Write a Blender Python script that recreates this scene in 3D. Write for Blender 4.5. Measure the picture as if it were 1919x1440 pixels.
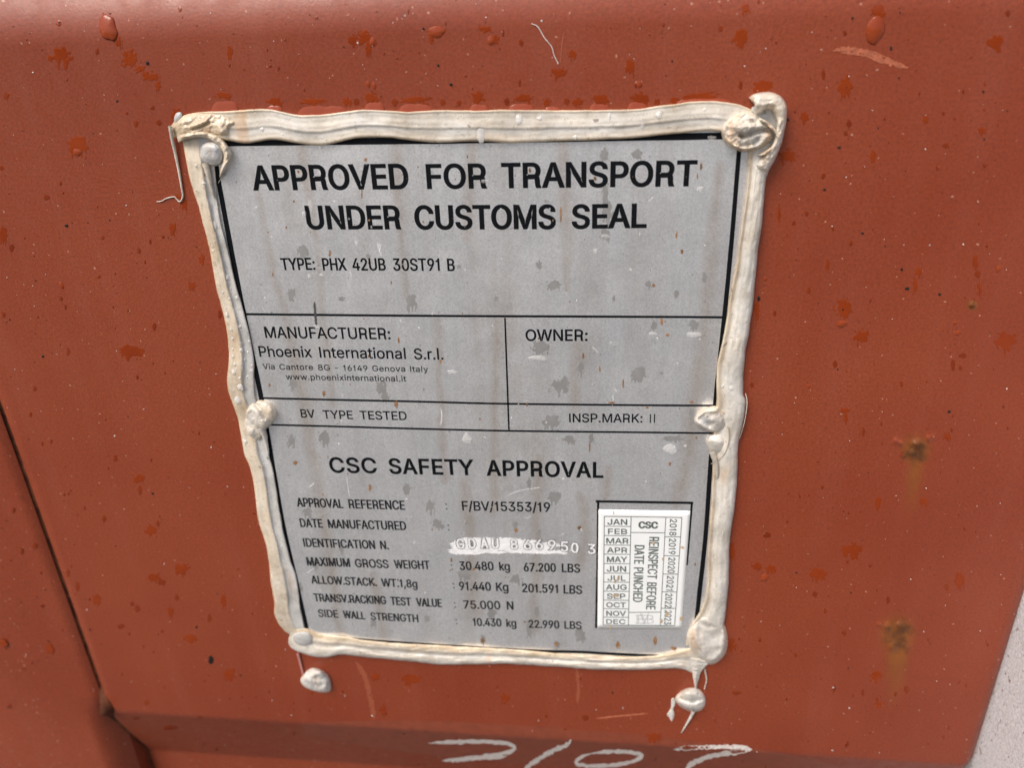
import bpy, math, random
from mathutils import Vector, Matrix, noise
from mathutils.geometry import delaunay_2d_cdt

for o in list(bpy.data.objects): bpy.data.objects.remove(o)
scene = bpy.context.scene
COL = scene.collection

# ------------------------------------------------------------------ camera
# plate space: u to the right, v down, w into the wall (metres); world = (u, w, -v)
F = 1460.0; CX, CY = 959.5, 720.0
ROT = ((0.9942285, 0.0326377, 0.1021982), (0.0148396, 0.9016072, -0.4323012), (-0.1062519, 0.4313227, 0.8959192))
CAM = (0.1641436, -0.0465775, -0.3285345)
def W(u, v, w): return Vector((u, w, -v))
cam = bpy.data.cameras.new('camera'); camo = bpy.data.objects.new('camera', cam); COL.objects.link(camo)
_r = W(*ROT[0]); _u = -W(*ROT[1]); _b = -W(*ROT[2])
M_ = Matrix((( _r.x, _u.x, _b.x, CAM[0]), (_r.y, _u.y, _b.y, CAM[2]), (_r.z, _u.z, _b.z, -CAM[1]), (0, 0, 0, 1)))
camo.matrix_world = M_
cam.sensor_width = 36; cam.lens = F / 1919 * 36; cam.clip_start = 0.01; cam.clip_end = 200
cam.dof.use_dof = True; cam.dof.focus_distance = 0.352; cam.dof.aperture_fstop = 6.8
scene.camera = camo

# ------------------------------------------------------------------ light: overcast daylight
world = bpy.data.worlds.new('World'); scene.world = world; world.use_nodes = True
nt = world.node_tree; nt.nodes.clear()
SUN_EL, SUN_ROT = 54.0, 222.0           # rotation: clockwise from +Y seen from above
sky = nt.nodes.new('ShaderNodeTexSky'); sky.sky_type = 'NISHITA'; sky.sun_disc = False
sky.sun_elevation = math.radians(SUN_EL); sky.sun_rotation = math.radians(SUN_ROT)
sky.air_density = 1.0; sky.dust_density = 6.0; sky.ozone_density = 1.0
bg = nt.nodes.new('ShaderNodeBackground'); bg.inputs[1].default_value = 0.10
out = nt.nodes.new('ShaderNodeOutputWorld')
nt.links.new(sky.outputs[0], bg.inputs[0]); nt.links.new(bg.outputs[0], out.inputs[0])
sun = bpy.data.lights.new('sun', 'SUN'); sun.energy = 1.5; sun.angle = math.radians(28); sun.color = (1.0, 0.955, 0.90)
suno = bpy.data.objects.new('sun', sun); COL.objects.link(suno)
_az = math.radians(SUN_ROT); _el = math.radians(SUN_EL)
_dir = Vector((math.sin(_az) * math.cos(_el), math.cos(_az) * math.cos(_el), math.sin(_el)))
suno.rotation_euler = _dir.to_track_quat('Z', 'Y').to_euler()
scene.view_settings.view_transform = 'Standard'; scene.view_settings.look = 'None'
scene.view_settings.exposure = 0.64; scene.view_settings.gamma = 1.0; scene.view_settings.use_curve_mapping = False
scene.render.engine = 'CYCLES'
scene.cycles.use_denoising = True
scene.cycles.max_bounces = 8; scene.cycles.transparent_max_bounces = 12

# ------------------------------------------------------------------ wall profile and pixel-to-surface
U_SEAM = -0.1432
def smoothstep(a, b, x):
    t = max(0.0, min(1.0, (x - a) / (b - a))); return t * t * (3 - 2 * t)
V_TOP, V_BOT = -0.0405, 0.3455          # where the flat face starts to bend
def wall_w(u, v):
    w = 0.0
    if v < V_TOP:
        d = V_TOP - v; r = 0.030
        w += d * d / (2 * r) if d < r * 0.7 else r * 0.245 + (d - r * 0.7) * 0.7
    if v > V_BOT:
        d = v - V_BOT; r = 0.012; s = 0.36
        if d < r * s: w += d * d / (2 * r)
        else: w += r * s * s / 2 + (d - r * s) * s
        v2 = 0.408                         # the lower face stands upright again
        if v > v2: 
            e = v - v2; r2 = 0.010
            w -= (e * e / (2 * r2) * 1.0 if e < r2 * s else r2 * s * s / 2 + (e - r2 * s) * s)
    if u > 0.3735: e = min(u - 0.3735, 0.0078); w += 0.008 - math.sqrt(0.008 ** 2 - e * e)
    s = abs(u - U_SEAM)
    if s < 0.008 and v < 0.345: w += (0.008 - s) ** 2 / 0.020 * smoothstep(0.0, 0.16, v)
    return w
def ray(px, py):
    a = ((px - CX) / F, (py - CY) / F, 1.0)
    return tuple(sum(ROT[k][i] * a[k] for k in range(3)) for i in range(3))
def UV(px, py, h=0.0):
    """point of the flat plate plane, lifted h metres off it, that stands at this place of the photograph"""
    d = ray(px, py); t = (-h - CAM[2]) / d[2]
    return (CAM[0] + d[0] * t, CAM[1] + d[1] * t)
def P(px, py, h=0.0):
    u, v = UV(px, py, h); return W(u, v, -h)
def S(px, py, h=0.0):
    """the same on the wall with its bends"""
    d = ray(px, py); w = -h
    for _ in range(12):
        t = (w - CAM[2]) / d[2]; u = CAM[0] + d[0] * t; v = CAM[1] + d[1] * t
        w = 0.5 * w + 0.5 * (wall_w(u, v) - h)
    return W(u, v, w)
MM = 0.001

# ------------------------------------------------------------------ object helpers
def link(name, me, parent=None, mat=None):
    o = bpy.data.objects.new(name, me); COL.objects.link(o)
    if parent is not None: o.parent = parent
    if mat is not None and me is not None: me.materials.append(mat)
    return o
def mesh(name, verts, faces, mat=None, parent=None, smooth=True, attr=None):
    me = bpy.data.meshes.new(name); me.from_pydata([tuple(v) for v in verts], [], faces); me.validate()
    if smooth and len(me.polygons): me.polygons.foreach_set('use_smooth', [True] * len(me.polygons))
    for k, vals in (attr or {}).items():
        a = me.attributes.new(k, 'FLOAT', 'POINT'); a.data.foreach_set('value', vals)
    me.update()
    return link(name, me, parent, mat)
def empty(name, loc=(0, 0, 0)):
    o = bpy.data.objects.new(name, None); COL.objects.link(o); o.empty_display_size = 0.01
    return o
def tag(o, label=None, cat=None, group=None, kind=None):
    if label: o['label'] = label
    if cat: o['category'] = cat
    if group: o['group'] = group
    if kind: o['kind'] = kind
    return o
def lerp(a, b, t): return a + (b - a) * t
def resample(pts, n, closed=False):
    """smooth curve through the points, n samples evenly along it"""
    P_ = [Vector(p) for p in pts]; m = len(P_); dense = []
    seg = m if closed else m - 1
    for i in range(seg):
        if closed: a, b, c, d = (P_[(i + k - 1) % m] for k in range(4))
        else: a, b, c, d = P_[max(i - 1, 0)], P_[i], P_[i + 1], P_[min(i + 2, m - 1)]
        for k in range(12):
            t = k / 12
            dense.append(0.5 * ((2 * b) + (c - a) * t + (2 * a - 5 * b + 4 * c - d) * t * t + (3 * b - a - 3 * c + d) * t ** 3))
    dense.append(P_[0] if closed else P_[-1])
    L = [0.0]
    for i in range(1, len(dense)): L.append(L[-1] + (dense[i] - dense[i - 1]).length)
    out_, j = [], 0
    for k in range(n):
        s = L[-1] * k / (n if closed else n - 1)
        while j < len(L) - 2 and L[j + 1] < s: j += 1
        q = (s - L[j]) / max(L[j + 1] - L[j], 1e-9)
        out_.append(dense[j].lerp(dense[j + 1], min(max(q, 0), 1)))
    return out_
def nz(x, y, z=0.0, o=3): return noise.fractal(Vector((x, y, z)), 1.0, 2.0, o)

# ------------------------------------------------------------------ materials
def new_mat(name):
    m = bpy.data.materials.new(name); m.use_nodes = True
    t = m.node_tree; b = t.nodes['Principled BSDF']
    return m, t, b
class N:
    """small node helper"""
    def __init__(s, t): s.t = t
    def tex(s, scale, detail=4, rough=0.55, vec=None, typ='ShaderNodeTexNoise'):
        n = s.t.nodes.new(typ); n.inputs['Scale'].default_value = scale
        if typ == 'ShaderNodeTexNoise': n.inputs['Detail'].default_value = detail; n.inputs['Roughness'].default_value = rough
        s.t.links.new(vec or s.obj(), n.inputs['Vector']); return n.outputs[0]
    def obj(s):
        n = s.t.nodes.new('ShaderNodeTexCoord'); return n.outputs['Object']
    def stretch(s, sx, sy, sz):
        n = s.t.nodes.new('ShaderNodeMapping'); n.inputs['Scale'].default_value = (sx, sy, sz)
        s.t.links.new(s.obj(), n.inputs[0]); return n.outputs[0]
    def ramp(s, fac, stops):
        n = s.t.nodes.new('ShaderNodeValToRGB'); e = n.color_ramp.elements
        while len(e) < len(stops): e.new(0.5)
        for k, (p, c) in enumerate(stops):
            e[k].position = p; e[k].color = (c, c, c, 1) if not isinstance(c, tuple) else (*c, 1)
        s.t.links.new(fac, n.inputs[0]); return n.outputs[0]
    def mix(s, fac, a, b, mode='MIX'):
        n = s.t.nodes.new('ShaderNodeMixRGB'); n.blend_type = mode
        for i, x in enumerate((fac, a, b)):
            if isinstance(x, (int, float)): n.inputs[i].default_value = x if i == 0 else (x, x, x, 1)
            elif isinstance(x, tuple): n.inputs[i].default_value = (*x, 1)
            else: s.t.links.new(x, n.inputs[i])
        return n.outputs[0]
    def math(s, op, a, b=0.0):
        n = s.t.nodes.new('ShaderNodeMath'); n.operation = op
        for i, x in enumerate((a, b)):
            if isinstance(x, (int, float)): n.inputs[i].default_value = x
            else: s.t.links.new(x, n.inputs[i])
        return n.outputs[0]
    def attr(s, name):
        n = s.t.nodes.new('ShaderNodeAttribute'); n.attribute_name = name; return n.outputs['Fac']
    def bump(s, h, strength, dist, b, prev=None):
        n = s.t.nodes.new('ShaderNodeBump'); n.inputs['Strength'].default_value = strength; n.inputs['Distance'].default_value = dist
        s.t.links.new(h, n.inputs['Height']); s.t.links.new(n.outputs[0], b.inputs['Normal']); return n.outputs[0]
    def set(s, b, key, val):
        if isinstance(val, (int, float)): b.inputs[key].default_value = val
        elif isinstance(val, tuple): b.inputs[key].default_value = (*val, 1)
        else: s.t.links.new(val, b.inputs[key])

DRY = (0.280, 0.056, 0.0215); DRY2 = (0.238, 0.0405, 0.0138)
def paint_colour(n):
    big = n.ramp(n.tex(7, 3), [(0.35, DRY2), (0.65, DRY)])
    streak = n.ramp(n.tex(1.0, 3, 0.5, n.stretch(60, 60, 6)), [(0.50, 0.0), (0.75, 1.0)])
    c = n.mix(n.math('MULTIPLY', streak, 0.10), big, (0.36, 0.13, 0.09))
    fine = n.ramp(n.tex(820, 3, 0.7), [(0.3, (0.74, 0.71, 0.68)), (0.7, (1.10, 1.10, 1.10))])
    return n.mix(1.0, c, fine, 'MULTIPLY')
def mat_paint(rusty=False):
    m, t, b = new_mat('rust_bleeding_through_paint' if rusty else 'red_oxide_paint'); n = N(t)
    c = paint_colour(n)
    pits = n.ramp(n.tex(360, 3, 0.6), [(0.655, 0.0), (0.70, 1.0)])
    c = n.mix(n.math('MULTIPLY', pits, 0.5), c, (0.13, 0.022, 0.008))
    motes = n.ramp(n.tex(520, 1, 0.4), [(0.235, 1.0), (0.26, 0.0)])
    c = n.mix(n.math('MULTIPLY', motes, 0.5), c, (0.62, 0.36, 0.27))
    if rusty:
        r = n.ramp(n.tex(260, 5, 0.7), [(0.25, (0.045, 0.026, 0.018)), (0.5, (0.10, 0.045, 0.024)), (0.75, (0.20, 0.07, 0.025))])
        o_ = n.ramp(n.tex(70, 4, 0.6), [(0.3, (0.20, 0.056, 0.009)), (0.7, (0.26, 0.080, 0.013))])
        k = n.math('MULTIPLY', n.attr('core'), n.ramp(n.tex(200, 4, 0.7), [(0.30, 0.75), (0.60, 1.0)]))
        c = n.mix(n.attr('halo'), c, o_); c = n.mix(k, c, r)
        n.set(b, 'Specular IOR Level', n.math('MULTIPLY', n.math('SUBTRACT', 1.0, n.attr('core')), 0.45))
    n.set(b, 'Base Color', c)
    n.set(b, 'Roughness', n.ramp(n.tex(160, 3), [(0.3, 0.36), (0.7, 0.50)]))
    if not rusty: b.inputs['Specular IOR Level'].default_value = 0.45
    h = n.math('ADD', n.math('MULTIPLY', n.tex(800, 4, 0.65), 0.6), n.math('MULTIPLY', n.tex(110, 3), 0.22))
    n.bump(h, 0.38, 0.00040, b)
    return m
def mat_wet():
    m, t, b = new_mat('rain_wet_paint'); n = N(t)
    c = n.ramp(n.tex(40, 3), [(0.3, (0.220, 0.030, 0.005)), (0.7, (0.270, 0.042, 0.008))])
    n.set(b, 'Base Color', c)
    b.inputs['Roughness'].default_value = 0.12; b.inputs['IOR'].default_value = 1.33
    n.bump(n.tex(120, 2), 0.25, 0.0004, b)
    return m
def mat_wet_dark():
    m, t, b = new_mat('damp_dirt_in_paint_pits'); n = N(t)
    n.set(b, 'Base Color', n.ramp(n.tex(60, 2), [(0.3, (0.16, 0.022, 0.006)), (0.7, (0.24, 0.038, 0.009))]))
    b.inputs['Roughness'].default_value = 0.22; b.inputs['IOR'].default_value = 1.33
    return m
def mat_plain(name, col, rough=0.5, spec=0.5, metal=0.0, var=0.0, scale=200):
    m, t, b = new_mat(name); n = N(t)
    if var > 0:
        f = n.ramp(n.tex(scale, 3), [(0.3, tuple(c * (1 - var) for c in col)), (0.7, tuple(c * (1 + var) for c in col))])
        n.set(b, 'Base Color', f)
    else: n.set(b, 'Base Color', col)
    b.inputs['Roughness'].default_value = rough; b.inputs['Specular IOR Level'].default_value = spec; b.inputs['Metallic'].default_value = metal
    return m
def mat_plate():
    m, t, b = new_mat('weathered_aluminium'); n = N(t)
    c = n.ramp(n.tex(28, 4, 0.6), [(0.3, (0.79, 0.81, 0.84)), (0.7, (0.91, 0.925, 0.945))])
    brush = n.ramp(n.tex(1.0, 4, 0.65, n.stretch(650, 650, 40)), [(0.3, 0.965), (0.7, 1.03)])
    c = n.mix(1.0, c, brush, 'MULTIPLY')
    band = n.ramp(n.tex(1.0, 4, 0.65, n.stretch(45, 45, 4)), [(0.48, 0.0), (0.72, 1.0)])
    broken = n.ramp(n.tex(60, 4, 0.7), [(0.35, 0.25), (0.6, 1.0)])
    c = n.mix(n.math('MULTIPLY', n.math('MULTIPLY', band, broken), 0.34), c, (0.50, 0.43, 0.36))
    st = n.math('MULTIPLY', n.attr('streak'), n.ramp(n.tex(150, 4, 0.7), [(0.25, 0.35), (0.6, 1.0)]))
    c = n.mix(n.math('MULTIPLY', st, 0.55), c, (0.58, 0.47, 0.37))
    grime = n.ramp(n.tex(45, 5, 0.7), [(0.56, 0.0), (0.72, 1.0)])
    c = n.mix(n.math('MULTIPLY', grime, 0.24), c, (0.36, 0.355, 0.345))
    dk = n.ramp(n.tex(330, 3, 0.6), [(0.68, 0.0), (0.76, 1.0)])
    c = n.mix(n.math('MULTIPLY', dk, 0.45), c, (0.16, 0.14, 0.12))
    lt = n.ramp(n.tex(420, 2, 0.5, n.stretch(1, 1, 0.7)), [(0.24, 1.0), (0.29, 0.0)])
    c = n.mix(n.math('MULTIPLY', lt, 0.6), c, (0.85, 0.85, 0.85))
    fine = n.ramp(n.tex(1500, 2, 0.7), [(0.3, 0.84), (0.7, 1.14)])
    c = n.mix(1.0, c, fine, 'MULTIPLY')
    n.set(b, 'Base Color', c)
    b.inputs['Metallic'].default_value = 0.76
    n.set(b, 'Roughness', n.ramp(n.tex(90, 3), [(0.3, 0.30), (0.7, 0.42)]))
    n.bump(n.tex(600, 3), 0.15, 0.0002, b)
    return m
def mat_sealant():
    m, t, b = new_mat('aged_silicone_sealant'); n = N(t)
    tone = n.attr('tone')
    mott = n.tex(55, 5, 0.65)
    w = n.ramp(mott, [(0.30, (0.45, 0.425, 0.375)), (0.58, (0.73, 0.71, 0.66))])
    cr = n.ramp(mott, [(0.30, (0.42, 0.31, 0.19)), (0.58, (0.69, 0.57, 0.41))])
    c = n.mix(tone, w, cr)
    g = n.ramp(mott, [(0.30, (0.34, 0.345, 0.34)), (0.62, (0.54, 0.545, 0.54))])
    c = n.mix(n.attr('grey'), c, g)
    tan = n.ramp(n.tex(1.0, 3, 0.6, n.stretch(95, 95, 18)), [(0.60, 0.0), (0.74, 1.0)])
    c = n.mix(n.math('MULTIPLY', tan, 0.65), c, (0.58, 0.36, 0.20))
    dirt = n.ramp(n.tex(520, 4, 0.75), [(0.56, 0.0), (0.70, 1.0)])
    c = n.mix(n.math('MULTIPLY', dirt, 0.55), c, (0.27, 0.21, 0.14))
    spot = n.ramp(n.tex(260, 2, 0.5), [(0.72, 0.0), (0.76, 1.0)])
    c = n.mix(n.math('MULTIPLY', spot, 0.6), c, (0.12, 0.085, 0.06))
    n.set(b, 'Base Color', c)
    n.set(b, 'Roughness', n.ramp(n.tex(120, 3), [(0.3, 0.18), (0.7, 0.42)]))
    b.inputs['Subsurface Weight'].default_value = 0.12
    b.inputs['Subsurface Radius'].default_value = (0.0012, 0.0009, 0.0006)
    h = n.math('ADD', n.math('MULTIPLY', n.tex(420, 4), 0.5), n.math('MULTIPLY', n.tex(130, 3), 1.0))
    n.bump(h, 0.28, 0.0006, b)
    return m
def mat_water():
    m, t, b = new_mat('rain_water')
    b.inputs['Transmission Weight'].default_value = 1.0; b.inputs['IOR'].default_value = 1.33
    b.inputs['Roughness'].default_value = 0.0; b.inputs['Base Color'].default_value = (1, 1, 1, 1)
    return m
def mat_water_thin(name='thin_rain_bead', alpha=0.5):
    m, t, b = new_mat(name)
    b.inputs['Base Color'].default_value = (0.86, 0.855, 0.83, 1); b.inputs['Roughness'].default_value = 0.03; b.inputs['Alpha'].default_value = alpha
    return m
def mat_white():
    m, t, b = new_mat('grained_white_paint'); n = N(t)
    c = n.ramp(n.tex(750, 4, 0.75), [(0.34, (0.46, 0.475, 0.50)), (0.62, (0.79, 0.805, 0.825))])
    sp = n.ramp(n.tex(1.0, 2, 0.5, n.stretch(420, 420, 260)), [(0.64, 0.0), (0.69, 1.0)])
    c = n.mix(n.math('MULTIPLY', sp, 0.8), c, (0.17, 0.10, 0.085))
    n.set(b, 'Base Color', c); b.inputs['Roughness'].default_value = 0.5
    n.bump(n.tex(700, 4), 0.8, 0.0006, b)
    return m
PAINT = mat_paint(); WET = mat_wet(); WETDARK = mat_wet_dark(); PLATE = mat_plate(); SEAL = mat_sealant(); WATER = mat_water()
WHITE = mat_white(); WATER_THIN = mat_water_thin(); WATER_PLATE = mat_water_thin('clear_rain_bead', 0.24); RUST = mat_paint(True)
INK = mat_plain('black_print', (0.007, 0.008, 0.010), 0.6, 0.06)
PAPER = mat_plain('white_vinyl', (0.88, 0.90, 0.90), 0.35, 0.5, 0, 0.02, 90)
GREENINK = mat_plain('faded_dark_green_print', (0.10, 0.125, 0.115), 0.5, 0.3)
GROOVE = mat_plain('dark_rusty_seam_sealer', (0.10, 0.030, 0.013), 0.75, 0.2, 0, 0.5, 120)
CHALK = mat_plain('white_marker_paint', (0.66, 0.60, 0.56), 0.6, 0.3, 0, 0.25, 900)
WETPLATE = mat_plain('damp_aluminium', (0.55, 0.548, 0.542), 0.28, 0.4, 0.7, 0.10, 150)
BROWN = mat_plain('brown_rust_fleck', (0.27, 0.15, 0.075), 0.6, 0.3, 0, 0.45, 300)
BARE_GLINT = mat_plain('scuffed_bare_metal_glint', (0.93, 0.935, 0.94), 0.22, 0.8, 0.10, 0.10, 380)  # scuffed metal whose glint is painted in as near-white colour
GRIT = mat_plain('black_grit', (0.012, 0.010, 0.010), 0.6, 0.3)
SCRATCH = mat_plain('scraped_paint', (0.42, 0.125, 0.065), 0.6, 0.3, 0, 0.25, 400)
PALE = mat_plain('pale_scratch', (0.72, 0.66, 0.62), 0.5, 0.3, 0, 0.2, 400)
STONE = mat_plain('unseen_ground', (0.12, 0.117, 0.11), 0.8, 0.3, 0, 0.2, 3)

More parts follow.
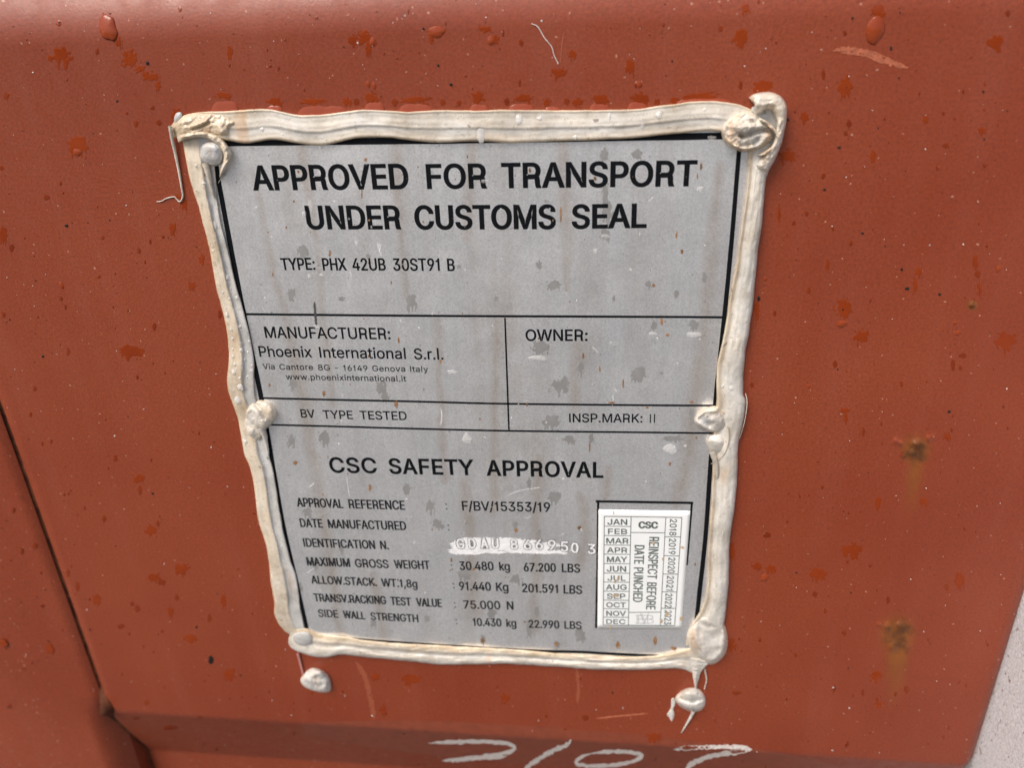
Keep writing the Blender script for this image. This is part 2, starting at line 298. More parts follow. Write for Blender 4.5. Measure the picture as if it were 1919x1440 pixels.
GLYPH_DATA = '''
,|188|137,71 68,71 38,-119 84,-119
-|453|337,244 114,244 114,188 337,188
.|188|122,79 106,86 85,86 69,79 57,67 50,51 50,31 57,15 69,3 85,-4 106,-4 122,3 134,15 138,23 141,36 140,52 134,67
/|249|235,533 178,533 177,531 14,-76 71,-76 72,-74
0|453|333,476 303,498 277,509 256,514 234,516 207,515 189,512 173,508 154,500 129,484 95,448 79,419 67,390 53,332 48,274 49,210 53,176 59,146 70,109 80,85 92,68 93,64 108,44 119,33 121,33 129,24 150,11 176,0 197,-5 220,-7 256,-5 285,3 303,11 324,24 346,45 346,47 359,61 374,87 383,109 393,142 401,182 405,234 404,299 401,326 394,362 382,401 358,448;291,435 303,423 323,388 336,343 342,300 344,270 342,208 336,166 323,121 303,86 291,74 280,67 277,63 247,51 207,51 182,60 167,70 151,86 147,94 144,96 130,123 122,146 113,191 109,239 110,290 116,338 126,375 140,406 151,423 176,446 191,453 207,458 223,460 247,458 277,446 280,442
1|330|215,509 163,509 148,456 143,446 139,445 111,426 55,418 55,372 150,372 150,0 215,0
2|453|338,474 336,474 324,486 307,497 270,511 231,516 200,514 180,511 161,505 125,486 98,460 86,443 77,425 71,407 67,387 66,362 127,362 130,391 137,410 145,425 161,441 183,453 195,457 231,460 252,457 268,452 287,441 301,429 308,420 317,398 320,378 320,357 312,328 299,304 282,281 272,272 272,270 253,251 253,249 234,230 234,228 220,215 220,213 206,200 206,198 192,185 192,183 163,154 163,152 149,139 149,137 135,124 135,122 121,109 121,107 107,94 107,92 78,63 78,61 64,48 64,0 389,0 389,57 153,57 153,61 267,179 267,181 302,219 308,228 336,258 367,307 375,329 379,348 381,365 380,394 377,409 366,437 350,462
3|453|372,509 70,509 70,452 288,452 288,447 157,300 157,248 226,247 258,241 276,234 294,222 308,208 316,197 326,174 329,152 329,137 325,114 319,99 311,87 298,74 274,60 260,55 227,50 201,50 189,52 164,59 150,66 148,69 136,76 126,86 115,106 110,122 109,132 44,132 46,109 56,81 70,56 89,37 113,19 154,1 191,-6 246,-6 283,2 310,12 345,36 358,49 373,70 384,93 392,121 393,156 392,168 381,206 369,226 361,237 345,253 307,277 288,284 267,288 245,290 221,289 277,352 277,354 284,360 284,362 299,377 299,379 306,385 306,387 313,393 313,395 328,410 328,412 335,418 335,420 350,435 350,437 357,443 357,445 372,460
4|453|311,509 246,508 213,450 202,434 200,428 192,417 190,411 179,395 177,389 169,378 167,372 156,356 154,350 146,339 144,333 133,317 131,311 123,300 121,294 110,278 108,272 100,261 98,255 77,222 75,216 54,183 52,177 41,161 40,105 282,105 282,0 343,0 343,105 413,105 413,163 343,163 343,318 282,318 282,163 109,163 110,169 118,180 120,186 128,197 130,203 141,219 143,225 151,236 153,242 161,253 163,259 171,270 173,276 181,287 183,293 194,309 196,315 204,326 206,332 214,343 216,349 224,360 226,366 237,382 239,388
5|453|366,509 96,509 67,253 129,246 135,252 157,265 190,275 226,277 257,271 269,266 287,254 306,234 320,209 325,191 328,170 327,143 324,129 317,109 307,91 289,72 277,64 263,57 247,52 205,50 174,59 162,66 142,83 132,97 126,110 122,130 60,130 65,95 72,77 91,48 107,32 141,10 176,-2 196,-6 227,-7 270,-1 306,13 328,27 357,56 375,86 381,100 390,137 391,172 388,201 379,232 371,249 355,274 335,296 319,308 293,322 265,330 238,334 213,333 189,329 154,315 137,301 134,301 151,452 366,452
6|453|322,509 252,509 250,507 129,329 88,260 72,217 67,196 64,171 65,135 73,99 82,77 96,55 116,33 118,33 124,26 152,9 180,-1 220,-7 252,-6 268,-3 290,4 311,14 339,35 356,54 368,72 378,93 388,131 388,183 377,225 370,241 359,258 333,284 317,295 280,309 260,313 222,314 195,307 175,296;290,244 303,231 313,216 320,202 327,175 327,140 324,126 317,106 302,82 290,70 270,57 256,52 234,48 219,48 200,51 185,56 162,70 150,82 139,99 130,119 126,139 125,166 128,190 135,209 145,226 162,244 173,252 185,258 209,264 234,265 256,262 270,257
7|453|391,509 62,509 62,452 323,452 323,447 97,0 166,1 391,448
8|453|338,477 309,497 286,507 266,512 243,515 210,515 166,507 143,497 117,480 90,451 76,421 71,394 71,365 77,338 82,325 91,310 109,289 132,274 153,267 151,264 122,255 100,241 86,227 67,200 55,168 52,143 52,125 56,98 63,79 74,61 100,33 127,15 158,2 198,-6 254,-6 294,2 316,10 336,21 353,33 366,46 388,77 396,98 401,130 400,154 389,192 372,221 352,241 326,257 300,265 302,268 317,272 331,280 351,297 370,325 377,344 380,359 382,385 376,421 361,451;306,208 322,190 328,180 333,167 337,146 336,124 330,103 323,90 308,74 297,66 279,57 260,52 235,49 206,50 179,55 162,62 144,74 129,90 122,103 116,124 115,145 118,163 124,180 134,195 151,212 170,224 194,232 234,235 258,232 277,226 296,216;290,441 305,425 313,411 319,382 316,350 307,329 300,320 289,309 277,301 253,292 242,290 204,291 179,299 162,310 149,323 141,336 134,360 133,382 136,401 139,411 149,427 166,444 180,451 198,457 220,460 243,459 262,455
9|453|329,482 301,499 263,512 220,516 180,510 161,504 124,483 96,455 75,418 65,378 64,341 67,311 74,286 83,268 102,241 120,225 136,214 156,205 178,198 207,195 233,195 256,201 276,212 130,0 200,0 202,2 334,196 361,243 374,271 385,307 389,337 388,374 384,395 368,435 352,458;291,438 307,420 313,410 320,395 327,369 327,333 325,323 317,300 307,283 295,269 280,257 268,251 242,244 219,243 201,246 185,251 166,262 145,283 138,294 126,334 125,359 128,379 134,399 145,420 173,446 195,456 209,459 234,460 255,457 280,446
:|188|122,79 106,86 85,86 69,79 57,67 50,51 50,31 57,15 69,3 85,-4 106,-4 122,3 134,15 138,23 141,36 140,52 134,67;125,352 111,360 91,362 77,359 57,343 50,326 50,306 57,290 69,278 84,272 106,272 122,278 134,290 140,305 141,321 139,332 134,343
A|480|276,509 200,508 16,0 86,1 135,142 344,142 394,1 463,0;239,456 264,370 291,289 324,199 155,199 198,322
B|456|353,475 330,491 314,498 269,508 60,509 60,0 261,0 303,4 328,11 363,28 378,39 390,51 400,66 411,91 418,126 417,158 409,190 394,217 375,237 354,251 343,256 329,261 315,262 315,267 327,270 348,280 373,300 390,325 396,347 398,383 392,417 379,446 371,457;323,207 342,185 349,172 355,151 354,118 350,106 341,91 328,78 316,70 306,66 274,58 125,57 125,231 268,230 294,224 307,218;310,432 323,418 330,404 335,384 336,365 333,347 327,332 316,316 304,305 278,291 255,286 125,285 125,452 257,451 284,446 300,439
C|510|409,466 376,489 356,499 325,509 307,513 277,516 233,514 192,504 178,499 149,484 125,466 101,442 86,422 71,396 58,366 48,331 42,296 40,264 42,212 48,177 54,155 69,116 86,87 89,85 101,66 125,42 130,40 149,25 163,19 164,17 178,10 204,1 243,-6 291,-6 336,3 356,10 376,20 412,45 428,61 436,72 458,108 469,140 473,160 408,160 402,137 389,113 382,106 379,100 349,74 326,63 306,57 283,53 256,53 238,55 204,65 183,76 181,79 169,86 151,104 148,110 137,122 124,146 115,170 109,192 104,231 103,262 108,310 115,338 126,367 147,400 169,422 200,442 222,450 242,454 274,456 301,453 326,446 349,435 379,409 382,403 389,396 402,372 408,348 473,348 464,384 448,419 427,448
D|502|389,451 354,478 326,492 296,501 264,507 234,509 60,509 60,0 228,0 259,2 293,8 323,17 352,31 364,39 388,58 402,72 409,83 417,91 435,122 446,148 455,179 460,213 462,245 460,297 455,331 446,362 435,388 418,419;339,415 354,400 368,382 380,360 389,335 398,288 399,240 395,201 387,168 368,127 361,120 358,114 338,94 319,81 297,70 281,65 247,58 230,57 125,57 125,452 228,452 272,447 298,439 308,433 311,433
E|419|372,509 60,509 60,0 375,0 375,57 125,57 125,229 355,229 355,286 125,286 125,452 372,452
F|410|369,509 60,509 60,0 125,0 125,221 346,221 346,278 125,278 125,452 369,452
G|520|417,458 415,458 390,480 377,488 357,498 335,506 290,515 257,516 231,514 202,508 176,499 148,484 124,466 100,442 85,422 68,392 47,331 42,297 40,264 42,211 47,177 58,142 70,113 85,87 93,79 96,73 128,40 148,25 162,19 163,17 177,10 204,1 244,-6 276,-7 301,-5 341,4 378,19 400,33 405,39 413,44 436,68 442,79 445,81 463,114 472,144 478,192 478,256 283,256 283,199 415,199 415,191 411,162 404,140 396,122 380,99 361,81 338,67 311,57 280,53 244,54 202,66 183,76 180,80 169,87 148,108 126,142 117,164 109,192 104,231 103,262 108,310 115,338 126,367 148,402 165,419 199,442 221,450 240,454 272,456 301,453 325,445 348,434 355,427 361,424 380,404 397,377 408,349 474,349 468,376 457,404 432,442
H|517|457,509 392,509 392,289 125,289 125,509 60,509 60,0 125,0 125,232 392,232 392,0 457,0
I|205|135,509 70,509 70,0 135,0
J|396|336,509 272,509 272,139 267,106 258,87 251,77 236,64 221,56 206,51 164,51 148,56 127,69 111,87 106,98 99,121 98,173 33,173 35,117 43,83 57,54 79,29 85,26 97,15 126,2 151,-4 180,-7 212,-5 244,2 272,15 275,19 290,29 313,54 326,80 329,90 334,109 336,136
K|467|448,509 364,509 306,447 306,445 294,434 294,432 282,421 282,419 270,408 270,406 259,396 259,394 247,383 247,381 235,370 235,368 224,358 224,356 212,345 212,343 187,318 187,316 174,304 174,302 139,262 125,242 125,509 60,509 60,0 125,0 125,168 197,244 199,244 203,239 217,217 220,215 222,210 225,208 227,203 230,201 244,179 247,177 249,172 252,170 372,0 449,0 389,85 386,87 384,92 381,94 379,99 376,101 374,106 371,108 369,113 366,115 364,120 361,122 359,127 356,129 354,134 351,136 349,141 346,143 344,148 341,150 339,155 318,182 316,187 313,189 311,194 308,196 306,201 303,203 301,208 298,210 296,215 293,217 291,222 288,224 286,229 283,231 281,236 278,238 276,243 273,245 271,250 268,252 266,257 263,259 261,264 258,266 256,271 253,273 251,278 248,280 246,285 243,287 245,292 258,304 258,306 272,319 272,321 285,333 285,335 299,348 299,350 312,362 312,364 326,377 326,379 340,392 340,394 353,406 353,408 367,421 367,423
L|393|125,509 60,509 60,0 361,0 361,57 125,57
M|628|568,509 475,508 351,186 315,73 278,186 153,508 60,509 60,0 122,0 122,350 120,433 169,292 286,0 343,1 457,292 506,433 504,348 504,0 568,0
N|523|463,509 399,509 399,145 403,78 360,157 280,281 279,285 273,292 272,296 266,303 246,337 240,344 239,348 233,355 232,359 226,366 225,370 219,377 199,411 193,418 192,422 186,429 185,433 179,440 152,485 146,492 145,496 139,503 138,507 136,509 60,509 60,0 125,0 125,310 120,430 200,292 206,285 207,281 243,227 244,223 280,169 281,165 317,111 318,107 354,53 385,2 387,0 463,0
O|533|409,466 385,484 371,490 370,492 356,499 327,509 302,514 275,516 233,514 192,504 178,499 149,484 129,469 101,441 94,430 86,422 71,396 58,366 48,331 42,296 40,264 42,212 48,177 54,155 69,116 86,87 96,76 102,66 128,40 149,25 163,19 164,17 178,10 204,1 233,-5 259,-7 302,-5 327,0 356,10 385,25 404,40 409,42 429,62 435,72 448,87 463,112 471,130 486,177 491,211 493,244 491,297 486,331 479,357 465,392 448,422 440,430 429,446;368,420 386,401 409,364 422,328 429,290 430,238 425,192 417,164 399,127 383,104 368,89 352,79 350,76 329,65 291,54 256,53 225,58 194,70 170,86 144,113 124,145 110,188 105,219 103,262 109,316 124,363 134,381 148,401 170,423 176,426 183,433 204,444 242,454 273,456 311,450 339,439
P|445|359,469 357,469 348,478 313,497 291,503 266,507 242,509 60,509 60,0 125,0 125,186 249,186 291,191 329,205 351,219 373,240 385,256 397,280 405,307 409,342 407,374 404,393 390,431 379,448;314,427 326,414 334,401 342,378 344,366 344,329 342,317 327,281 314,268 298,256 285,250 255,243 125,242 125,452 242,452 264,450 296,440
Q|533|409,466 385,484 371,490 370,492 356,499 327,509 302,514 275,516 233,514 192,504 178,499 149,484 129,469 101,441 94,430 86,422 71,396 58,366 48,331 42,296 40,264 42,212 48,177 54,155 69,116 86,87 96,76 102,66 128,40 149,25 178,10 204,1 233,-5 259,-7 302,-5 327,0 358,11 401,-48 468,-48 404,37 404,40 409,42 429,62 435,72 448,87 463,112 476,142 486,177 491,211 493,244 491,297 486,331 479,357 465,392 448,422 440,430 429,446;368,420 386,401 409,364 422,328 429,290 430,238 425,192 417,164 399,127 383,104 368,89 366,89 313,159 245,159 318,64 317,61 291,54 243,54 204,65 183,76 176,83 170,86 144,113 124,145 110,188 105,219 103,262 109,316 124,363 134,381 148,401 170,423 176,426 183,433 204,444 242,454 273,456 311,450 339,439
R|470|359,469 357,469 348,478 313,497 291,503 266,507 242,509 60,509 60,0 125,0 125,186 249,186 286,190 294,193 298,193 302,190 317,169 325,123 330,44 345,1 418,0 413,17 394,61 391,135 384,201 366,232 366,234 379,247 390,264 404,302 409,342 407,374 404,393 390,431 379,448;314,427 326,414 334,401 342,378 344,366 344,329 342,317 327,281 314,268 306,262 150,262 150,242 125,242 125,452 242,452 264,450 296,440
S|447|352,476 315,499 277,511 233,516 184,512 154,505 118,488 101,476 83,459 66,434 59,417 53,395 53,354 60,325 71,306 76,302 81,294 107,272 127,260 150,250 189,237 247,222 301,203 317,193 332,180 339,170 346,145 345,124 337,103 317,78 300,66 285,59 260,52 233,49 205,50 182,54 162,60 141,71 116,97 109,112 104,137 38,137 42,109 53,78 64,59 90,31 107,19 129,8 151,0 175,-5 211,-9 255,-8 275,-5 306,3 344,21 355,31 361,34 374,47 395,78 404,101 407,116 407,159 405,173 398,193 382,217 360,238 313,264 266,279 214,292 157,313 142,323 124,341 118,354 115,370 116,390 121,406 129,419 144,435 162,446 178,452 192,456 217,459 242,458 269,453 287,447 303,437 319,423 326,413 334,397 337,378 401,378 399,399 388,432 377,450
T|449|417,509 32,509 32,452 193,452 193,0 257,0 257,452 417,452
U|517|457,509 393,509 393,169 389,142 384,127 368,98 352,82 340,73 328,66 307,58 269,52 249,52 223,55 202,61 186,68 168,80 155,92 133,127 128,142 124,169 124,509 60,509 60,167 62,145 66,123 78,92 98,59 118,39 153,15 176,5 197,-1 227,-7 291,-7 335,3 364,15 394,35 419,59 433,79 444,102 452,126 456,146
V|480|463,509 394,508 378,458 289,205 264,130 242,53 239,58 215,139 193,205 85,508 16,509 204,0 279,1
W|686|670,509 603,509 602,507 509,143 493,62 460,206 380,509 306,509 305,507 210,143 194,62 192,64 187,96 165,190 83,507 82,509 16,509 155,0 230,0 231,2 317,317 335,393 342,435 344,433 351,389 369,317 454,2 455,0 530,0
X|474|446,509 374,509 270,359 248,323 238,302 204,362 104,509 29,509 84,428 87,426 95,412 98,410 106,396 109,394 117,380 120,378 126,367 129,365 137,351 140,349 148,335 151,333 159,319 162,317 168,306 171,304 179,290 182,288 190,274 193,272 200,259 18,0 91,0 134,62 137,64 141,72 144,74 148,82 156,91 160,99 168,108 172,116 180,125 222,190 237,218 268,164 382,0 456,0 276,262 279,269 282,271 288,282 291,284 297,295 300,297 306,308 309,310 315,321 318,323 324,334 327,336 333,347 336,349 342,360 345,362 351,373 354,375 360,386 363,388 369,399 372,401 378,412 381,414 387,425 390,427
Y|472|455,509 381,509 379,507 372,493 368,489 364,480 360,476 353,462 349,458 342,444 338,440 331,426 327,422 323,413 319,409 312,395 277,340 266,318 252,296 237,260 221,295 212,308 202,328 164,391 160,395 153,409 149,413 142,427 138,431 134,440 130,444 123,458 119,462 112,476 108,480 104,489 100,493 93,507 91,509 16,509 203,209 203,0 268,0 268,209
Z|438|397,509 40,509 40,452 323,453 303,428 267,375 264,373 235,328 232,326 220,306 217,304 205,284 202,282 190,262 187,260 158,215 155,213 143,193 140,191 128,171 125,169 113,149 110,147 98,127 95,125 81,102 78,100 66,80 42,47 42,0 399,0 399,57 142,57 114,55 176,138 186,155 189,157 199,174 202,176 212,193 215,195 225,212 228,214 238,231 241,233 249,247 252,249 262,266 265,268 275,285 278,287 288,304 291,306 301,323 304,325 314,342 317,344 325,358 328,360 338,377 341,379 351,396 354,398 364,415 367,417 377,434 397,461
a|389|297,353 276,367 253,376 235,380 199,384 175,384 142,378 103,364 78,346 57,323 48,309 41,291 100,274 104,284 112,295 127,310 143,320 161,327 177,330 202,331 222,329 241,322 253,314 262,305 271,289 276,263 276,251 272,240 260,232 246,228 182,221 123,211 90,200 73,191 66,187 48,169 41,158 33,135 30,115 31,88 40,57 55,34 67,22 69,22 79,12 112,-2 139,-8 180,-8 205,-3 234,10 255,28 272,52 277,52 277,0 337,0 336,275 329,307 315,334;276,190 276,132 271,109 257,82 240,66 217,53 200,48 179,45 154,46 138,49 120,56 109,64 99,76 92,93 94,122 98,133 109,145 124,155 136,160 173,168 196,170 243,178 260,182
e|404|320,341 295,361 253,379 225,384 178,383 159,379 136,371 114,359 112,356 100,349 81,330 78,324 67,312 54,289 39,244 34,201 35,156 45,110 57,82 75,54 101,27 126,11 163,-3 199,-8 236,-7 268,-1 299,11 325,29 345,50 361,78 365,91 308,105 305,104 302,95 292,79 279,66 262,55 242,49 218,46 192,47 166,54 150,61 138,70 118,91 106,115 97,154 96,169 371,169 370,225 368,244 363,265 354,291 344,311 331,330;264,314 283,295 299,268 307,239 309,221 97,221 98,237 102,254 116,283 139,308 158,321 186,329 214,330 235,327
g|425|372,379 313,379 313,319 308,319 288,347 274,360 258,371 230,382 217,384 185,384 154,379 130,371 111,361 77,329 70,318 66,315 49,280 39,248 35,223 34,177 38,139 47,108 55,89 77,56 94,39 133,16 170,6 215,5 239,10 264,21 287,40 304,66 306,68 311,68 310,-30 303,-50 295,-63 283,-75 266,-86 247,-93 232,-96 189,-97 176,-95 155,-89 135,-78 117,-61 112,-53 100,-41 51,-69 64,-92 86,-114 104,-127 120,-135 152,-145 197,-151 233,-150 253,-147 283,-139 309,-127 325,-117 344,-98 359,-76 368,-51 372,-21;270,308 285,292 300,265 307,242 312,215 312,169 310,157 305,135 293,106 285,94 265,75 250,67 225,60 197,59 175,62 157,68 138,81 124,95 116,107 104,134 98,160 96,183 98,225 102,244 115,278 129,297 144,312 159,321 186,329 224,329 250,321
h|410|310,360 288,373 261,381 237,384 217,384 190,380 170,373 151,362 134,346 114,316 114,509 53,509 53,0 114,0 114,245 117,259 126,284 137,299 149,311 164,319 183,326 204,329 231,328 249,322 267,310 276,301 285,288 293,266 296,246 296,0 357,0 356,268 351,295 342,320 332,337
i|167|114,379 53,379 53,0 114,0;111,515 94,523 73,523 59,517 47,505 44,500 41,487 42,473 47,462 61,448 80,443 94,444 108,449 119,460 126,474 126,492 119,507
k|381|360,379 284,379 121,212 114,212 114,509 53,509 53,0 114,0 114,141 154,178 294,0 372,0 201,216
l|190|124,530 62,530 62,0 124,0
n|410|310,360 288,373 261,381 237,384 217,384 190,380 170,373 151,362 134,346 112,313 112,379 53,379 53,0 114,0 114,245 117,259 126,284 137,299 149,311 164,319 183,326 204,329 231,328 249,322 267,310 276,301 285,288 293,266 296,246 296,0 357,0 356,268 351,295 342,320 332,337
o|415|318,346 300,360 290,364 289,366 258,378 235,383 220,384 180,383 136,371 116,360 110,354 101,349 79,327 72,316 68,313 48,274 40,245 34,194 36,156 45,110 57,82 75,54 101,27 110,22 116,16 138,5 161,-3 195,-8 235,-7 266,1 300,16 318,30 333,45 347,63 367,102 376,131 381,173 380,219 373,256 361,288 347,313 333,331;277,305 292,288 302,271 312,244 317,220 319,197 317,155 310,125 300,101 289,84 277,71 258,57 239,50 212,46 186,48 159,56 144,66 131,79 115,101 106,122 98,156 96,178 98,219 103,244 115,275 131,297 144,310 159,320 187,329 217,330 240,326 258,319
p|424|331,347 318,356 314,361 304,365 303,367 272,379 254,383 210,384 179,377 160,367 135,344 120,321 118,319 112,319 112,379 53,379 53,-143 114,-143 114,59 118,59 121,56 136,33 152,17 168,6 196,-5 221,-8 241,-8 272,-3 293,4 314,16 325,26 331,29 346,44 363,70 377,101 386,136 390,174 389,221 380,268 371,292 359,314 353,320 345,333;281,311 301,291 308,279 321,247 326,223 328,199 326,156 321,131 309,100 296,81 280,66 264,55 240,48 212,47 187,51 173,57 155,70 140,85 125,114 119,134 113,166 113,213 115,226 120,249 132,279 140,292 160,312 175,321 201,329 239,329 257,324
r|259|243,384 194,384 165,375 143,361 130,348 115,321 112,321 112,379 53,379 53,0 114,0 114,252 124,281 130,291 148,309 160,316 185,324 201,326 243,322
t|227|126,471 65,471 65,379 6,379 6,327 65,327 66,77 71,54 76,42 80,34 95,18 100,16 106,10 119,4 143,-3 180,-4 194,-3 213,2 202,54 178,50 152,52 141,56 135,62 128,75 126,92 126,327 204,327 204,379 126,379
v|389|371,379 304,378 227,165 203,89 196,61 194,61 193,64 187,89 162,165 85,378 17,379 163,0 227,1
w|567|545,379 480,379 479,377 414,141 397,67 383,134 368,193 317,377 316,379 252,379 206,216 185,133 171,66 169,66 153,143 88,377 87,379 23,379 138,0 199,0 200,2 263,223 283,307 285,307 316,181 367,2 368,0 429,0
x|379|352,379 282,379 233,307 191,234 149,304 100,379 29,379 155,194 21,0 91,0 148,84 188,154 190,154 229,87 287,0 358,0 225,190 225,193 232,204 235,206 247,226 250,228 264,251 267,253
y|389|371,379 304,378 227,165 202,89 195,61 162,165 85,378 17,379 163,0 147,-47 136,-68 125,-80 115,-86 100,-90 84,-90 61,-86 47,-139 63,-143 85,-145 107,-145 123,-142 138,-137 160,-124 177,-108 184,-98 205,-57
'''

# ------------------------------------------------------------------ the setting
g = mesh('ground', [(-40, -40, -1.35), (40, -40, -1.35), (40, 40, -1.35), (-40, 40, -1.35)], [(0, 1, 2, 3)], STONE, smooth=False)  # out of view, added for bounce light and the plate's reflections
tag(g, kind='structure')

# ------------------------------------------------------------------ the container's painted steel
container = empty('shipping_container')
tag(container, 'rust red painted steel container end, spotted with rain, that carries the data plate', 'shipping container')
U_POST = 0.3790
def grid_panel(name, u0, u1, v0, v1, nu, vs, fn, mat, fine=None):
    verts, faces = [], []
    for j, v in enumerate(vs):
        for i in range(nu + 1):
            q = i / nu
            u = lerp(u0, u0 + 0.02, q / 0.1) if fine == 'low' and q < 0.1 else lerp(u0 + 0.02, u1, (q - 0.1) / 0.9) if fine == 'low' else lerp(u1 - 0.03, u1, (q - 0.8) / 0.2) if q > 0.8 else lerp(u0, u1 - 0.03, q / 0.8)
            verts.append(W(u, v, fn(u, v)))
    for j in range(len(vs) - 1):
        for i in range(nu):
            a = j * (nu + 1) + i; faces.append((a, a + nu + 1, a + nu + 2, a + 1))
    return mesh(name, verts, faces, mat, container)
vs = [-0.24 + 0.18 * k / 10 for k in range(10)] + [-0.06 + 0.03 * k / 30 for k in range(30)] + [-0.03 + 0.36 * k / 40 for k in range(40)] \
   + [0.33 + 0.10 * k / 80 for k in range(80)] + [0.43 + 0.25 * k / 12 for k in range(13)]
grid_panel('front_panel', U_SEAM + 0.0014, 0.62, 0, 0, 330, vs, lambda u, v: wall_w(u, v), PAINT, 'low')
# left of the upright seam: a flat sheet whose lower part does not follow the bend
def left_w(u, v):
    w = 0.0002
    if v < V_TOP: w += wall_w(u, v)
    s = abs(u - U_SEAM)
    if s < 0.008 and v >= V_TOP: w += (0.008 - s) ** 2 / 0.020 * smoothstep(0.0, 0.16, v) * smoothstep(0.40, 0.34, v)
    w += 0.006 * smoothstep(-0.165, -0.30, u)
    e = max(0.0, u - (U_SEAM - 0.0014 - 0.016)); w += e * e / 0.020 * smoothstep(0.335, 0.37, v)
    return w
grid_panel('side_panel', -0.62, U_SEAM - 0.0014, 0, 0, 150, vs, left_w, PAINT, 'high')
verts, faces = [], []
edge_vs = [v for v in vs if v > 0.30]
for v in edge_vs: verts += [W(U_SEAM - 0.0014, v, left_w(U_SEAM - 0.0014, v)), W(U_SEAM - 0.0014, v, 0.12)]
for k in range(len(edge_vs) - 1): faces.append((2 * k, 2 * k + 1, 2 * k + 3, 2 * k + 2))
mesh('panel_return', verts, faces, PAINT, container, smooth=False)
# the seam: a sunken rusty bead of old sealer that fades out upwards
verts, faces = [], []
svs = [-0.24 + 0.92 * k / 300 for k in range(301)]
for v in svs:
    ww = 0.0022 + 0.0010 * nz(v * 60, 1.0)
    bulge = math.exp(-((v - 0.343) / 0.008) ** 2)
    base = wall_w(0, v) + 0.0028 * smoothstep(0.0, 0.16, v) * (1 if v < 0.345 else 0)
    for q in range(9):
        t = q / 8 * 2 - 1
        d = 0.0012 * (1 - t * t) * (1 - bulge) - 0.0060 * bulge * (1 - t * t) + 0.0006 * nz(v * 150, t * 2, 3)
        verts.append(W(U_SEAM + t * (0.0016 + ww * 0.30 + 0.003 * bulge) + 0.0018 * bulge, v, base - 0.0004 + d + (0.0005 if abs(t) == 1 else 0)))
for j in range(len(svs) - 1):
    for q in range(8):
        a = j * 9 + q; faces.append((a, a + 9, a + 10, a + 1))
mesh('seam_sealer', verts, faces, GROOVE, container)

# the white post that stands out from the wall on the right
A_ = P(1818, 1440); B_ = P(1919, 1085)
pz0, pz1 = -0.75, 0.05
def post_x(z): return A_.x + (B_.x - A_.x) * (z - A_.z) / (B_.z - A_.z)
post = empty('white_post', (post_x(-0.3), 0, -0.3))
tag(post, 'grainy white painted steel post standing out at the lower right of the red wall', 'post')
bev = 0.004; DEP = 0.11; WID = 0.07
pv, pf = [], []
for z in (pz0, pz1):
    x = post_x(z) + 0.003
    for q in [(0, 0.06), (0, -DEP + bev), (bev * .3, -DEP + bev * .3), (bev, -DEP), (WID - bev, -DEP), (WID, -DEP + bev), (WID, 0.06)]: pv.append((x + q[0], q[1], z))
for k in range(7): pf.append((k, (k + 1) % 7, 7 + (k + 1) % 7, 7 + k))
pf += [tuple(range(6, -1, -1)), tuple(range(7, 14))]
mesh('post_body', pv, pf, WHITE, post, smooth=False)

# ------------------------------------------------------------------ irregular patches: outlines from a noise field, cut by marching squares
def patch_geo(cx, cy, rx, ry, seed, surf, h0, hmax, n=26, rag=0.75, drip=0.35, freq=None, verts=None, faces=None):
    verts = [] if verts is None else verts; faces = [] if faces is None else faces
    ext = 1.45; key = {}; fq = freq or 2.1
    def f(ix, iy):
        x = (ix / n * 2 - 1) * ext; y = (iy / n * 2 - 1) * ext
        r = math.sqrt(x * x + y * y)
        d = drip * max(0.0, y) * noise.noise(Vector((x * 3.2, seed * 7.13, 5)))
        return 1.0 - r * (1.0 + 0.12 * r) + rag * nz(x * fq, y * fq, seed * 3.17, 4) * 0.62 + d
    val = [[f(i, j) for i in range(n + 1)] for j in range(n + 1)]
    def vid(k, x, y, hv):
        if k not in key:
            key[k] = len(verts)
            px = cx + (x / n * 2 - 1) * ext * rx; py = cy + (y / n * 2 - 1) * ext * ry
            verts.append(surf(px, py, h0 + hmax * (1 - math.exp(-max(hv, 0) * 3.0))))
        return key[k]
    for j in range(n):
        for i in range(n):
            cs = [(i, j), (i + 1, j), (i + 1, j + 1), (i, j + 1)]; poly = []
            vv = [val[b][a] for a, b in cs]
            if max(vv) <= 0: continue
            for q in range(4):
                a, b = cs[q], cs[(q + 1) % 4]; va, vb = vv[q], vv[(q + 1) % 4]
                if va > 0: poly.append(vid(a, a[0], a[1], va))
                if (va > 0) != (vb > 0):
                    t = va / (va - vb); k = (min(a, b), max(a, b))
                    poly.append(vid(k, lerp(a[0], b[0], t), lerp(a[1], b[1], t), 0))
            if len(poly) >= 3: faces.append(tuple(poly[::-1]))
    return verts, faces

